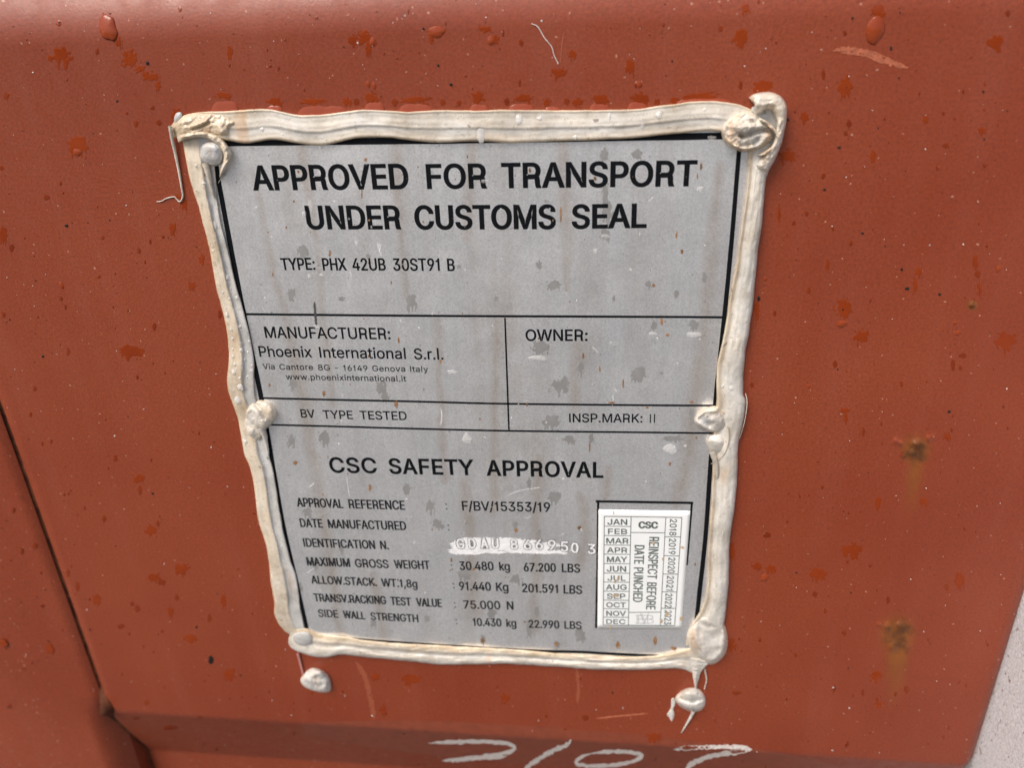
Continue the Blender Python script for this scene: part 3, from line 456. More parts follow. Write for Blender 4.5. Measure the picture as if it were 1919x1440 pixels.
WALL_PATCHES = """113,105,20,18 243,110,14,18 262,128,10,8 282,143,16,10 296,160,6,10 222,78,6,13 182,96,4,8 145,272,21,18 430,98,6,13 330,215,8,15
418,179,15,7 515,190,15,8 585,190,30,7 298,230,6,6 255,232,4,7 286,202,5,5 324,430,7,13 88,370,6,6 5,440,9,15 22,465,5,8 345,384,6,11 333,370,9,6 192,446,4,4
260,470,4,6 12,180,5,7 3,315,5,5 682,70,13,14 660,75,8,12 690,92,6,14 701,80,5,8 820,57,16,8 808,72,4,12 908,54,14,8 927,75,9,11 943,62,3,7 977,80,5,8
1073,102,7,10 1048,136,14,11 1180,125,9,15 974,155,3,7 1200,160,4,4 697,183,15,10 778,187,29,8 897,182,14,11 982,184,18,9 950,190,6,7 1025,192,7,9
1062,190,6,7 1082,191,11,9 1125,187,17,10 1200,185,17,12 1232,191,6,8 1265,188,10,8 650,190,8,8 668,191,6,8 740,192,6,8 830,192,5,7 860,193,5,7 1398,17,8,11 1387,72,15,20 1350,54,5,6 1648,22,14,17
1865,80,17,16 1889,25,5,8 1583,62,4,6 1584,162,15,19 1543,138,4,12 1430,163,21,12 1388,160,4,9 1320,180,33,10 1507,220,8,11 1591,232,5,8 1585,250,4,5
1734,224,5,10 1768,213,4,5 1840,245,9,6 1475,292,17,13 1636,293,6,11 1773,273,7,5 1543,330,4,6 1460,400,3,17 1488,418,4,5 245,660,23,14 360,537,8,9
378,486,6,9 289,613,4,8 128,660,3,9 260,898,11,9 262,920,4,10 283,995,11,11 290,1083,13,9 303,1092,8,6 341,1068,13,11 419,1125,7,12 181,1125,8,11 145,1100,4,10
257,1142,6,7 320,1148,6,9 357,1198,12,8 93,1217,8,9 5,1206,8,7 431,1264,13,10 1551,497,4,12 1722,510,7,10 1715,536,4,18 1828,490,6,13 1833,514,6,8
1836,541,4,15 1418,580,6,22 1580,578,16,18 1577,606,10,7 1616,630,14,14 1885,640,21,17 1565,683,5,7 1786,685,4,12 1805,667,8,5 1583,770,10,5
1585,785,4,13 1618,810,3,9 1775,819,7,8 1646,942,6,11 1731,941,7,8 1437,1003,8,6 1596,1033,21,12 1533,1075,17,12 1420,1063,10,8 1445,1068,10,8 1799,1089,9,15
1372,1035,7,17 1370,1210,9,12 1642,1268,12,11 1699,1294,5,9 1617,1299,3,7 703,1270,8,8 770,1275,17,10 947,1310,8,9 718,1333,6,11 1097,1346,7,6
1225,1382,14,8 1648,1322,8,8 195,973,4,7 296,982,4,6 318,1365,15,4 255,1347,8,4 375,1345,6,3 16,1331,4,7 275,1318,5,6 412,590,4,10 378,350,5,5 227,1175,7,5 392,1160,4,9 331,1121,5,6 1664,1126,4,7 1527,1115,5,6 216,860,4,7 65,729,4,5
854,1388,7,5 1563,1292,4,7 1380,1300,9,4 1774,1102,4,7 1582,1187,5,5 1516,545,4,6 40,1034,3,7 65,1024,5,5 127,1075,4,8 1409,722,4,6 1800,690,4,5"""
plist = [tuple(float(x) for x in q.split(',')) for q in WALL_PATCHES.split()]
plist.sort(key=lambda q: -q[2] * q[3])
rest_v, rest_f = [], []
for k, (x, y, rx, ry) in enumerate(plist):
    if k < 92:
        v_, f_ = patch_geo(x, y, rx, ry, k + 1, S, 0.04 * MM, 0.07 * MM, n=40 if rx * ry > 90 else 26, rag=1.08, drip=1.2, freq=2.1)
        if f_: mesh('wet_patch', v_, f_, WET, container)
    else: patch_geo(x, y, rx, ry, k + 1, S, 0.04 * MM, 0.06 * MM, n=14, rag=0.8, verts=rest_v, faces=rest_f)
rnd = random.Random(4)
def on_sealant_or_plate(x, y):
    l = 330 + (y - 200) * 0.205; r = 1478 - max(0, y - 330) * 0.11
    return 185 < y < 1262 and l < x < r
def wall_xy():
    while True:
        x, y = rnd.uniform(-60, 1890), rnd.uniform(-20, 1460)
        if on_sealant_or_plate(x, y): continue
        if y > 1085 and x > 1919 - (y - 1085) * 0.29 - 8: continue
        if abs(x - (y - 800) * 0.372) < 18 and y > 780: continue
        if y > 1300 and x < 340: continue
        return x, y
for k in range(430):
    x, y = wall_xy(); s = 1.3 + 2.6 * rnd.random() ** 3
    patch_geo(x, y, s * rnd.uniform(0.6, 1.2), s * rnd.uniform(0.8, 1.9), 200 + k, S, 0.05 * MM, 0.10 * MM, n=8, rag=0.9, verts=rest_v, faces=rest_f)
o = mesh('wet_specks', rest_v, rest_f, WETDARK, container); o['kind'] = 'stuff'
rest_v, rest_f = [], []
for k in range(90):
    x, y = wall_xy(); s = 0.9 + 1.6 * rnd.random() ** 3
    patch_geo(x, y, s * rnd.uniform(0.7, 1.2), s * rnd.uniform(0.7, 1.5), 700 + k, S, 0.15 * MM, 0.15 * MM, n=7, rag=0.7, verts=rest_v, faces=rest_f)
for x, y, rx, ry in ((124, 423, 3.4, 3), (276, 118, 3, 4), (793, 53, 2.5, 2.5), (395, 1238, 5, 9), (845, 158, 3, 3), (1422, 560, 3, 5), (1477, 224, 2.5, 2.5), (1572, 276, 4, 2), (1545, 355, 3, 2),
                     (1690, 505, 2.5, 2.5), (1700, 541, 5, 2.5), (1761, 552, 3, 2.5), (1779, 772, 3, 3), (1843, 171, 2.5, 2.5), (1670, 90, 2.5, 4), (1616, 437, 3, 2)):
    patch_geo(x, y, rx, ry, x, S, 0.2 * MM, 0.3 * MM, n=10, rag=0.6, verts=rest_v, faces=rest_f)
o = mesh('grit', rest_v, rest_f, GRIT); tag(o, 'tiny dark specks of grit stuck to the wet red wall', 'grit', kind='stuff')
rest_v, rest_f = [], []
for k in range(110):
    x, y = wall_xy(); s = 0.8 + 1.1 * rnd.random() ** 3
    patch_geo(x, y, s, s * rnd.uniform(0.7, 1.2), 900 + k, S, 0.10 * MM, 0.12 * MM, n=6, rag=0.5, verts=rest_v, faces=rest_f)
o = mesh('paint_flecks', rest_v, rest_f, PALE, container); o['kind'] = 'stuff'

# rust bleeding through, with a stain running down
def rust(cx, cy, rx, ry, tail, seed, lumps, cs=0.88):
    nx, ny = 60, 90; verts, faces, core, halo = [], [], [], []
    y0, y1 = -ry * 1.6, ry * 1.2 + tail
    for j in range(ny + 1):
        for i in range(nx + 1):
            x = (i / nx * 2 - 1) * rx * 2.3; y = lerp(y0, y1, j / ny)
            d = math.hypot(x / rx, (y if y < 0 else y) / ry)
            c = smoothstep(1.25, 0.35, d + 0.75 * nz(x * 0.045, y * 0.045, seed, 5))
            side = abs(x + 0.06 * y) / (rx * 1.0)
            t_ = smoothstep(1.1, 0.0, side + 0.5 * nz(x * 0.03, y * 0.012, seed + 4)) * smoothstep(tail + ry, 0.25 * tail, y) * smoothstep(-ry * 1.2, ry * 0.4, y)
            border = min(1, 6 * min(i / nx, 1 - i / nx, j / ny, 1 - j / ny))
            hl = max(t_, smoothstep(1.7, 0.5, d)) * border; c *= border
            h = 0.0
            for lx, ly, lr, lh in lumps: h += 2.0 * lh * math.exp(-((x - lx) ** 2 + (y - ly) ** 2) / lr ** 2)
            h += c * 0.5 * max(0, nz(x * 0.12, y * 0.12, seed + 9))
            verts.append(S(cx + x, cy + y, (0.025 + h * border) * MM)); core.append(c * cs); halo.append(hl)
    for j in range(ny):
        for i in range(nx):
            a = j * (nx + 1) + i; faces.append((a, a + nx + 1, a + nx + 2, a + 1))
    return mesh('rust_stain', verts, faces, RUST, container, attr={'core': core, 'halo': halo})
rust(1716, 843, 22, 26, 120, 1.0, [(2, -10, 8, 0.9), (-6, 8, 7, 0.6), (-38, -16, 6, 0.5), (-28, -12, 5, 0.4), (24, -22, 6, 0.5), (33, -25, 4, 0.3)])
rust(1682, 1190, 26, 34, 130, 2.0, [(4, -15, 8, 0.8), (-20, -14, 7, 0.5), (-10, 22, 8, 0.7), (-34, -18, 4, 0.4)], 0.75)
rust(1822, 572, 9, 8, 10, 3.0, [(0, 0, 5, 0.5), (-26, -13, 4, 0.3)])

# scrapes, hair scratches, and the hand painted number
def ribbon(pts, wid, surf, h, n=60, jag=0.15, seed=0, profile=None):
    c = resample([(p[0], p[1], 0) for p in pts], n); verts, faces = [], []
    for k in range(n):
        t = (c[min(k + 1, n - 1)] - c[max(k - 1, 0)]).normalized(); nn = Vector((-t.y, t.x, 0))
        w_ = wid * (profile(k / (n - 1)) if profile else min(1, 8 * min(k, n - 1 - k) / n + 0.15))
        e1 = w_ * (0.5 + jag * nz(k * 0.45, seed, 1)); e2 = w_ * (0.5 + jag * nz(k * 0.45, seed, 9))
        a = c[k] + nn * e1; b = c[k] - nn * e2
        verts += [surf(a.x, a.y, h), surf(b.x, b.y, h)]
    for k in range(n - 1): faces.append((2 * k, 2 * k + 1, 2 * k + 3, 2 * k + 2))
    return verts, faces
def add_ribbons(name, items, surf, h, mat, parent, jag=0.15, split=False):
    if split:
        return [mesh(name, *ribbon(pts, wid, surf, h + 0.002 * MM * k, seed=k * 5.3, jag=jag), mat, parent, smooth=False) for k, (pts, wid) in enumerate(items)]
    V_, F_ = [], []
    for k, (pts, wid) in enumerate(items):
        a, b = ribbon(pts, wid, surf, h + 0.004 * MM * k, seed=k * 5.3, jag=jag); n0 = len(V_); V_ += a; F_ += [tuple(i + n0 for i in q) for q in b]
    return mesh(name, V_, F_, mat, parent, smooth=False)
num = add_ribbons('painted_number', [
    ([(803, 1394), (850, 1392), (900, 1391), (945, 1394), (965, 1402), (950, 1412), (900, 1420), (845, 1425)], 7.5),
    ([(828, 1427), (870, 1425), (920, 1421), (950, 1419)], 7),
    ([(1070, 1387), (1062, 1397), (1030, 1412), (1000, 1430), (980, 1446)], 8.5),
    ([(1105, 1414), (1140, 1410), (1180, 1411), (1203, 1417), (1190, 1427), (1160, 1434), (1120, 1437), (1086, 1435), (1080, 1428), (1090, 1420), (1110, 1413)], 7.5),
    ([(1262, 1406), (1300, 1402), (1350, 1401), (1395, 1402), (1409, 1406)], 8),
    ([(1408, 1406), (1370, 1412), (1330, 1419), (1300, 1431), (1282, 1446)], 9)], S, 0.12 * MM, CHALK, container, jag=0.35)
num['label'] = 'white hand painted number along the bottom edge'
add_ribbons('scrape_mark', [([(1560, 95), (1590, 92), (1630, 100), (1665, 116), (1703, 127)], 9), ([(1575, 98), (1620, 104), (1660, 120)], 4), ([(1600, 90), (1640, 98), (1690, 122)], 2.5)], S, 0.10 * MM, SCRATCH, container, jag=0.6)
add_ribbons('scratch', [([(1115, 1348), (1150, 1344), (1215, 1338)], 3.2), ([(1056, 60), (1052, 95), (1050, 120)], 1.5)], S, 0.11 * MM, SCRATCH, container, jag=0.5, split=True)
add_ribbons('dribble_mark', [([(666, 1240), (684, 1270), (694, 1310), (702, 1350)], 9), ([(1080, 1250), (1084, 1290), (1082, 1320)], 6)], S, 0.035 * MM, mat_plain('faint_sealant_smear', (0.30, 0.072, 0.032), 0.5, 0.5, 0, 0.1, 200), container, jag=0.4, split=True)
# darker band of paint along the bend under the plate
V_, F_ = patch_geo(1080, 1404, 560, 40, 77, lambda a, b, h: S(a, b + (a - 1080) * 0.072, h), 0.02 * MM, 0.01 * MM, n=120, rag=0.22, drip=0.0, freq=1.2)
mesh('dark_band', V_, F_, mat_plain('darker_paint', (0.225, 0.050, 0.023), 0.42, 0.5, 0, 0.12, 160), container)

# ------------------------------------------------------------------ lettering from outlines
GLYPHS = {}
for _l in GLYPH_DATA.strip('\n').split('\n'):
    _c, _a, _s = _l.split('|', 2)
    GLYPHS[_c] = (int(_a), [[tuple(int(x) for x in p.split(',')) for p in c.split(' ')] for c in _s.split(';')])
def area(c): return 0.5 * sum(c[k - 1][0] * c[k][1] - c[k][0] * c[k - 1][1] for k in range(len(c)))
def inside(p, c):
    r = False
    for k in range(len(c)):
        (x1, y1), (x2, y2) = c[k - 1], c[k]
        if (y1 > p[1]) != (y2 > p[1]) and p[0] < (x2 - x1) * (p[1] - y1) / (y2 - y1) + x1: r = not r
    return r
for _c, (_a, _cons) in list(GLYPHS.items()):
    hol = []
    for i, c in enumerate(_cons):
        hol.append(any(j != i and abs(area(d)) > abs(area(c)) and all(inside(p, d) for p in c[::3]) and area(d) * area(c) < 0 for j, d in enumerate(_cons)))
    outs = [i for i, h in enumerate(hol) if not h]; pieces = []
    for i in outs:
        hs = [k for k, h in enumerate(hol) if h and all(inside(p, _cons[i]) for p in _cons[k][::3])]
        pieces.append((_cons[i] if area(_cons[i]) > 0 else _cons[i][::-1], [(_cons[k] if area(_cons[k]) < 0 else _cons[k][::-1]) for k in hs]))
    GLYPHS[_c] = (_a, pieces)
def offset(c, ox, oy):
    """outward for counter-clockwise contours, so that outlines fatten and counters shrink"""
    n = len(c); r = []
    for k in range(n):
        a, b, d = c[k - 1], c[k], c[(k + 1) % n]
        def nrm(p, q):
            x, y = q[1] - p[1], -(q[0] - p[0]); l = math.hypot(x, y) or 1; return x / l, y / l
        n1, n2 = nrm(a, b), nrm(b, d); mx, my = n1[0] + n2[0], n1[1] + n2[1]
        q = 1 + n1[0] * n2[0] + n1[1] * n2[1]; q = max(q, 0.45)
        r.append((b[0] + mx / q * ox, b[1] + my / q * oy))
    return r
def text_geo(word, bl, br, cap, surf2, wx=0.16, wy=0.14, track=0.0, capdir=None, verts=None, faces=None, h=0.06 * MM):
    """word set between two places (photograph pixels of its baseline ends) on a flat surface, cap height given in pixels"""
    verts = [] if verts is None else verts; faces = [] if faces is None else faces
    o = Vector(UV(*bl, h)); e = Vector(UV(*br, h)); ex = e - o; Wd = ex.length; ex.normalize()
    ey = Vector((ex.y, -ex.x))
    tp = Vector(UV(bl[0], bl[1] - cap, h)) if capdir is None else Vector(UV(bl[0] + capdir[0], bl[1] + capdir[1], h))
    H = abs((tp - o).dot(ey))
    pen = 0.0; lay = []
    for ch in word:
        if ch == ' ': pen += 190 + track; continue
        lay.append((ch, pen)); pen += GLYPHS[ch][0] + track
    xs = [p[0] + x0 for ch, x0 in lay for c, hs in GLYPHS[ch][1] for p in c]
    x0, w0 = min(xs), max(xs) - min(xs)
    if w0 > 110: sx = (Wd - wx * H) / (w0 - 65); ox = (wx * H - 65 * sx) / 2
    else: sx = Wd / w0; ox = 0.0
    if len(word) == 1 and word in 'I-': sx = Wd / w0; ox = 0
    sy = (H - wy * H) / (509 - 57); oy = (wy * H - 57 * sy) / 2
    if word in ':-': oy = 0; sy = H / 509
    for gi, (ch, gx) in enumerate(lay):
        for pi, (c, hs) in enumerate(GLYPHS[ch][1]):
            polys = []
            for q in [c] + hs:
                pts = [((p[0] + gx - x0) * sx + ox, p[1] * sy + oy) for p in q]
                polys.append([Vector((a, b, 0)) for a, b in offset(pts, ox, oy)])
            n0 = len(verts); flat = [p for q in polys for p in q]
            eds, k0 = [], 0
            for q in polys:
                eds += [(k0 + i, k0 + (i + 1) % len(q)) for i in range(len(q))]; k0 += len(q)
            cv, ce, cf, _a1, _a2, _a3 = delaunay_2d_cdt([Vector((p.x * 1000, p.y * 1000)) for p in flat], eds, [], 2, 1e-5)
            pl_ = [[(p.x * 1000, p.y * 1000) for p in q] for q in polys]
            for p in cv:
                uv = o + ex * (p.x / 1000) + ey * (p.y / 1000)
                verts.append(W(uv.x, uv.y, -(h + 0.003 * MM * pi + surf2(uv.x, uv.y))))
            for t in cf:
                m_ = (sum(cv[i].x for i in t) / 3, sum(cv[i].y for i in t) / 3)
                if inside(m_, pl_[0]) and not any(inside(m_, q) for q in pl_[1:]): faces.append(tuple(n0 + i for i in t))
    return verts, faces

# ------------------------------------------------------------------ the data plate
PL = 1.0 * MM                                   # its face stands this far off the wall
plate = empty('data_plate', tuple(P(950, 740, 0)))
PINV = Matrix.Translation(plate.location).inverted()
def under(o, par, inv=None):
    o.parent = par; o.matrix_parent_inverse = Matrix.Translation(par.location).inverted(); return o
tag(plate, 'grey aluminium data plate headed APPROVED FOR TRANSPORT UNDER CUSTOMS SEAL, printed in black', 'data plate')
def PP(px, py, h=0.0): return P(px, py, PL + h)
def flat0(u, v): return 0.0
u0, v0, u1, v1 = -0.0065, -0.0055, 0.2265, 0.2825
nu, nv = 150, 190; verts, faces, st = [], [], []
STREAKS = [[(478, 325, 3), (500, 450, 5), (516, 520, 6), (538, 610, 6), (556, 690, 9), (572, 760, 10), (585, 850, 8), (602, 940, 8), (620, 1060, 8), (640, 1190, 6)],
           [(566, 275, 8), (580, 380, 5), (596, 470, 4), (610, 640, 5), (625, 760, 4)], [(1090, 930, 6), (1100, 1000, 8), (1086, 1060, 9)], [(1350, 310, 6), (1338, 420, 10), (1322, 600, 12), (1302, 760, 12), (1288, 860, 14), (1270, 940, 10)],
           [(885, 262, 8), (880, 330, 9), (876, 450, 5)], [(1052, 262, 8), (1060, 380, 9), (1064, 540, 6)], [(870, 905, 9), (880, 1000, 10), (890, 1150, 10)], [(820, 600, 5), (832, 900, 6)], [(1085, 650, 10), (1078, 760, 8)],
           [(930, 600, 4), (925, 960, 7)], [(1010, 860, 7), (1000, 1180, 9)], [(740, 270, 8), (760, 560, 4)], [(1140, 880, 6), (1132, 930, 7)], [(700, 1080, 7), (720, 1190, 8)]]
def seg_d(px, py, L):
    best = 9
    for a, b in zip(L, L[1:]):
        if py < a[1] - 40 or py > b[1] + 40: continue
        t = max(0, min(1, ((px - a[0]) * (b[0] - a[0]) + (py - a[1]) * (b[1] - a[1])) / ((b[0] - a[0]) ** 2 + (b[1] - a[1]) ** 2)))
        d = math.hypot(px - lerp(a[0], b[0], t), py - lerp(a[1], b[1], t)) / lerp(a[2], b[2], t); best = min(best, d)
    return best
def to_px(u, v, w):
    d = (u - CAM[0], v - CAM[1], w - CAM[2]); c = [sum(ROT[k][i] * d[i] for i in range(3)) for k in range(3)]
    return CX + F * c[0] / c[2], CY + F * c[1] / c[2]
for j in range(nv + 1):
    for i in range(nu + 1):
        u = lerp(u0, u1, i / nu); v = lerp(v0, v1, j / nv)
        px, py = to_px(u, v, -PL)
        d = min(seg_d(px + 5 * nz(u * 120, v * 60, 2), py, L) for L in STREAKS)
        st.append(max(0, 1 - d / 1.9)); verts.append(W(u, v, -PL))
for j in range(nv):
    for i in range(nu):
        a = j * (nu + 1) + i; faces.append((a, a + nu + 1, a + nu + 2, a + 1))
rim = []                                         # the sheet's edges
top = [i for i in range(nu + 1)]; bot = [nv * (nu + 1) + i for i in range(nu + 1)]
lef = [j * (nu + 1) for j in range(nv + 1)]; rig = [j * (nu + 1) + nu for j in range(nv + 1)]
loop = top + rig[1:] + bot[::-1][1:] + lef[::-1][1:-1]
n0 = len(verts)
for i in loop: verts.append(verts[i] + Vector((0, PL - 0.0001, 0))); st.append(0)
for k in range(len(loop)):
    a, b = loop[k], loop[(k + 1) % len(loop)]; faces.append((a, b, n0 + (k + 1) % len(loop), n0 + k))
under(mesh('metal_sheet', verts, faces, PLATE, None, attr={'streak': st}), plate)
INKH = 0.05 * MM
def line_quad(pts, wid, h=INKH, surf=None):
    return ribbon(pts, wid, surf or (lambda a, b, hh: PP(a, b, hh)), h, n=max(12, len(pts) * 6), jag=0.03, profile=lambda t: 1.0)
def ink_lines(name, items, parent, mat=INK, h=INKH):
    V_, F_ = [], []
    for k, (pts, wid) in enumerate(items):
        a, b = line_quad(pts, wid, h + 0.004 * MM * k); n0 = len(V_); V_ += a; F_ += [tuple(i + n0 for i in q) for q in b]
    return under(mesh(name, V_, F_, mat, None, smooth=False), parent)
ink_lines('printed_border', [([(402, 268), (640, 265), (900, 262), (1150, 258), (1391, 254)], 13),
    ([(399, 262), (407, 324), (425, 424), (444, 524), (466, 634), (489, 744), (509, 862), (530, 984), (552, 1080), (578, 1196)], 9),
    ([(1388, 250), (1383.5, 300), (1372, 441), (1359, 579), (1341.6, 744), (1331, 879), (1322.7, 1000), (1310, 1120), (1297, 1240)], 8.5),
    ([(574, 1190), (690, 1201), (850, 1212), (997, 1220.5), (1087, 1223), (1140, 1226), (1302, 1234)], 5)], plate)
ink_lines('ruled_line', [([(460, 589), (780, 592), (1220, 594), (1358, 595)], 4.2)], plate)
ink_lines('ruled_line', [([(489, 746.5), (640, 750), (780, 753), (940, 757), (1220, 760), (1342, 760.5)], 3.6)], plate)
ink_lines('ruled_line', [([(497, 796.3), (640, 800), (780, 804), (954, 808), (1220, 811), (1338, 812.5)], 3.4)], plate)
ink_lines('ruled_line', [([(946.3, 596), (950, 700), (952, 757), (953.8, 806)], 3.2)], plate)
ink_lines('sticker_frame', [([(1116.5, 940.3), (1200, 941.6), (1299, 943.3)], 4.5), ([(1121, 938), (1119.5, 1060), (1117, 1178)], 4.3), ([(1296.7, 942), (1292, 1000), (1287, 1060)], 4.0)], plate)
H1 = dict(wx=0.205, wy=0.165); H2 = dict(wx=0.20, wy=0.17); M1 = dict(wx=0.16, wy=0.145); L1 = dict(wx=0.175, wy=0.155); S1 = dict(wx=0.155, wy=0.14)
LINES = [
 ('heading', H1, [('APPROVED', 475.6, 357.3, 767.3, 354.7, 47.4), ('FOR', 800.5, 354.5, 912.6, 353.4, 47.3), ('TRANSPORT', 940.3, 353.1, 1304.3, 349.2, 48.0)]),
 ('heading', H1, [('UNDER', 576.3, 430.2, 752.4, 430.2, 44.9), ('CUSTOMS', 778.3, 430.6, 1041.7, 429.7, 45.8), ('SEAL', 1071.5, 429.2, 1211.8, 427.4, 46.0)]),
 ('text_line', M1, [('TYPE:', 528.3, 506.6, 591.8, 505.9, 22.9), ('PHX', 605.6, 507, 650.3, 507, 23.3), ('42UB', 661.3, 507.2, 723.7, 507.3, 23.3), ('30ST91', 737.5, 507.6, 824.6, 507.8, 23.4), ('B', 838.8, 508.2, 852.8, 508.2, 23.6)]),
 ('text_line', M1, [('MANUFACTURER:', 497.7, 633.7, 732.4, 636.6, 21.4)]),
 ('text_line', M1, [('Phoenix', 486.8, 668.9, 585.4, 670.1, 20.2), ('International', 599.7, 670.7, 761.1, 673.4, 20.4), ('S.r.l.', 776.5, 673.9, 831.4, 674.5, 20.8)]),
 ('text_line', M1, [('Via', 493.3, 692.3, 515.5, 692.5, 10.8), ('Cantore', 524.5, 693.3, 587.4, 693.9, 10.8), ('8G', 596.7, 694.4, 618.9, 694.7, 10.8), ('-', 628.4, 694.9, 634, 694.9, 10.8), ('16149', 643.9, 695.2, 689.2, 696, 10.8), ('Genova', 698.3, 696.2, 759.7, 697, 10.8), ('Italy', 769, 697.2, 802.7, 697.7, 10.8)]),
 ('text_line', M1, [('www.phoenixinternational.it', 536.5, 711.8, 761.5, 715.6, 10.8)]),
 ('text_line', M1, [('BV', 564.7, 783.2, 590.8, 783.8, 15.9), ('TYPE', 606.4, 785, 662, 786.1, 15.9), ('TESTED', 675.3, 786.4, 762.7, 788.1, 16.2)]),
 ('text_line', L1, [('OWNER:', 985.1, 639.4, 1101.4, 639.5, 21.8)]),
 ('text_line', M1, [('INSP.MARK:', 1066.7, 792, 1203.8, 792.6, 16.5), ('I', 1217.6, 792.8, 1219.8, 792.8, 16.5), ('I', 1225.2, 792.9, 1227.4, 792.9, 16.5)]),
 ('heading', dict(wx=0.185, wy=0.165), [('CSC', 619.5, 886.6, 707.5, 888, 29.2), ('SAFETY', 730.4, 888.7, 888.4, 891.6, 29.4), ('APPROVAL', 912.4, 892.3, 1130.8, 896.6, 29.6)]),
 ('text_line', S1, [('APPROVAL', 557.3, 950.1, 644.2, 953.2, 16.8), ('REFERENCE', 654.4, 953.5, 759.7, 956.3, 17.2), (':', 836, 955.6, 838.6, 955.6, 16.5)]),
 ('text_line', S1, [('F/BV/15353/19', 866.4, 957.4, 1031.5, 960.3, 17.8)]),
 ('text_line', S1, [('DATE', 563.3, 988.5, 605.9, 989.9, 16.2), ('MANUFACTURED', 615.8, 990.4, 762, 994.4, 16.4), (':', 840.2, 994.9, 842.6, 994.9, 15.5)]),
 ('text_line', S1, [('IDENTIFICATION', 569.8, 1025.4, 703.9, 1029.7, 16.0), ('N.', 713.3, 1030, 729.5, 1030.6, 15.8)]),
 ('text_line', S1, [('MAXIMUM', 576, 1060.8, 657, 1063.5, 16.0), ('GROSS', 666.4, 1064, 729.2, 1065.8, 15.9), ('WEIGHT', 739.6, 1066, 806.2, 1067.7, 15.9), (':', 846.2, 1069, 848.6, 1069, 15)]),
 ('text_line', S1, [('30.480', 861.8, 1069.1, 925.7, 1069.8, 16.2), ('kg', 936, 1069.9, 956, 1070.2, 16), ('67.200', 981.8, 1071.7, 1042.2, 1072.8, 16.2), ('LBS', 1052.9, 1073.2, 1087.3, 1074.3, 16.3)]),
 ('text_line', S1, [('ALLOW.STACK.', 584.2, 1094.4, 707, 1099.6, 15.0), ('WT.1,8g', 715.6, 1100, 782.8, 1102.6, 15.0), (':', 849.6, 1103.7, 852, 1103.7, 14.5)]),
 ('text_line', S1, [('91.440', 861.3, 1106.9, 920.7, 1108.1, 16), ('Kg', 929.9, 1108.4, 953.3, 1109.1, 16), ('201.591', 978.7, 1110.7, 1045.9, 1112.7, 16.2), ('LBS', 1056, 1113.2, 1091, 1114.6, 16.4)]),
 ('text_line', S1, [('TRANSV.RACKING', 589.4, 1127.9, 724.5, 1133.6, 15.0), ('TEST', 732.6, 1134.4, 771, 1136.4, 15.2), ('VALUE', 780.6, 1136.8, 828.8, 1139, 15.3), (':', 852.2, 1139.6, 854.6, 1139.6, 14)]),
 ('text_line', S1, [('75.000', 869.2, 1141.6, 938.2, 1143.1, 15.6), ('N', 950.2, 1143.3, 962.7, 1143.7, 15.6)]),
 ('text_line', S1, [('SIDE', 597.4, 1157, 634.8, 1158.8, 14.2), ('WALL', 643.8, 1159.4, 685.3, 1162, 14.2), ('STRENGTH', 695.2, 1162.8, 784.6, 1167.2, 14.2), (':', 855.2, 1170.7, 857.4, 1170.7, 13.5)]),
 ('text_line', S1, [('10.430', 886.7, 1174, 940.4, 1175.3, 14.9), ('kg', 949.2, 1175.6, 968, 1176.1, 14.6), ('22.990', 991.2, 1177.5, 1048.6, 1179, 14.8), ('LBS', 1057.8, 1179.4, 1090, 1180.5, 14.6)]),
]
for nm, st_, words in LINES:
    V_, F_ = [], []
    for wd, x0_, y0_, x1_, y1_, cp in words:
        text_geo(wd, (x0_, y0_), (x1_, y1_), cp, flat0, verts=V_, faces=F_, h=PL + INKH, track=(26 if nm == 'heading' and st_ is not H1 else 14 if wd in ('Cantore', '16149', 'Genova', 'Via', 'Italy', 'www.phoenixinternational.it') else 0), **st_)
    under(mesh(nm, V_, F_, INK, None, smooth=False), plate)

# the struck identification number: raised, scuffed characters in a rubbed strip, glint painted pale
V_, F_ = [], []
rub = [([(840, 1035), (870, 1037), (915, 1034)], 6), ([(838, 1031), (880, 1033), (950, 1036)], 5), ([(844, 1024), (900, 1023), (960, 1026), (1020, 1029)], 9), ([(850, 1016), (900, 1013), (960, 1015), (1010, 1016)], 8), ([(856, 1011.5), (910, 1010), (975, 1012)], 4.5),
       ([(846, 1028), (920, 1029), (1000, 1033), (1050, 1037)], 7), ([(880, 1018), (960, 1020), (1030, 1022), (1056, 1024)], 8), ([(842, 1020), (870, 1019), (905, 1018)], 5), ([(950, 1035), (990, 1036), (1020, 1038)], 4), ([(1000, 1030), (1040, 1034), (1064, 1038)], 6), ([(858, 1037.5), (890, 1038.5), (905, 1037)], 3.5), ([(940, 1024), (990, 1024), (1040, 1028)], 8)]
strip = under(add_ribbons('rubbed_strip', rub, lambda a, b, h: PP(a, b, h), 0.07 * MM, BARE_GLINT, None, jag=0.45), plate)
def stamped(ch, x0_, y0_, x1_, y1_, cp, wt=0.2, hh=0.42):
    """a struck character: a rounded ridge along each outline"""
    v_, f_ = text_geo(ch, (x0_, y0_), (x1_, y1_), cp, flat0, wx=wt, wy=wt * 0.85, h=PL + hh * MM)
    n = len(v_); return v_, f_
V_, F_ = [], []; V2, F2 = [], []
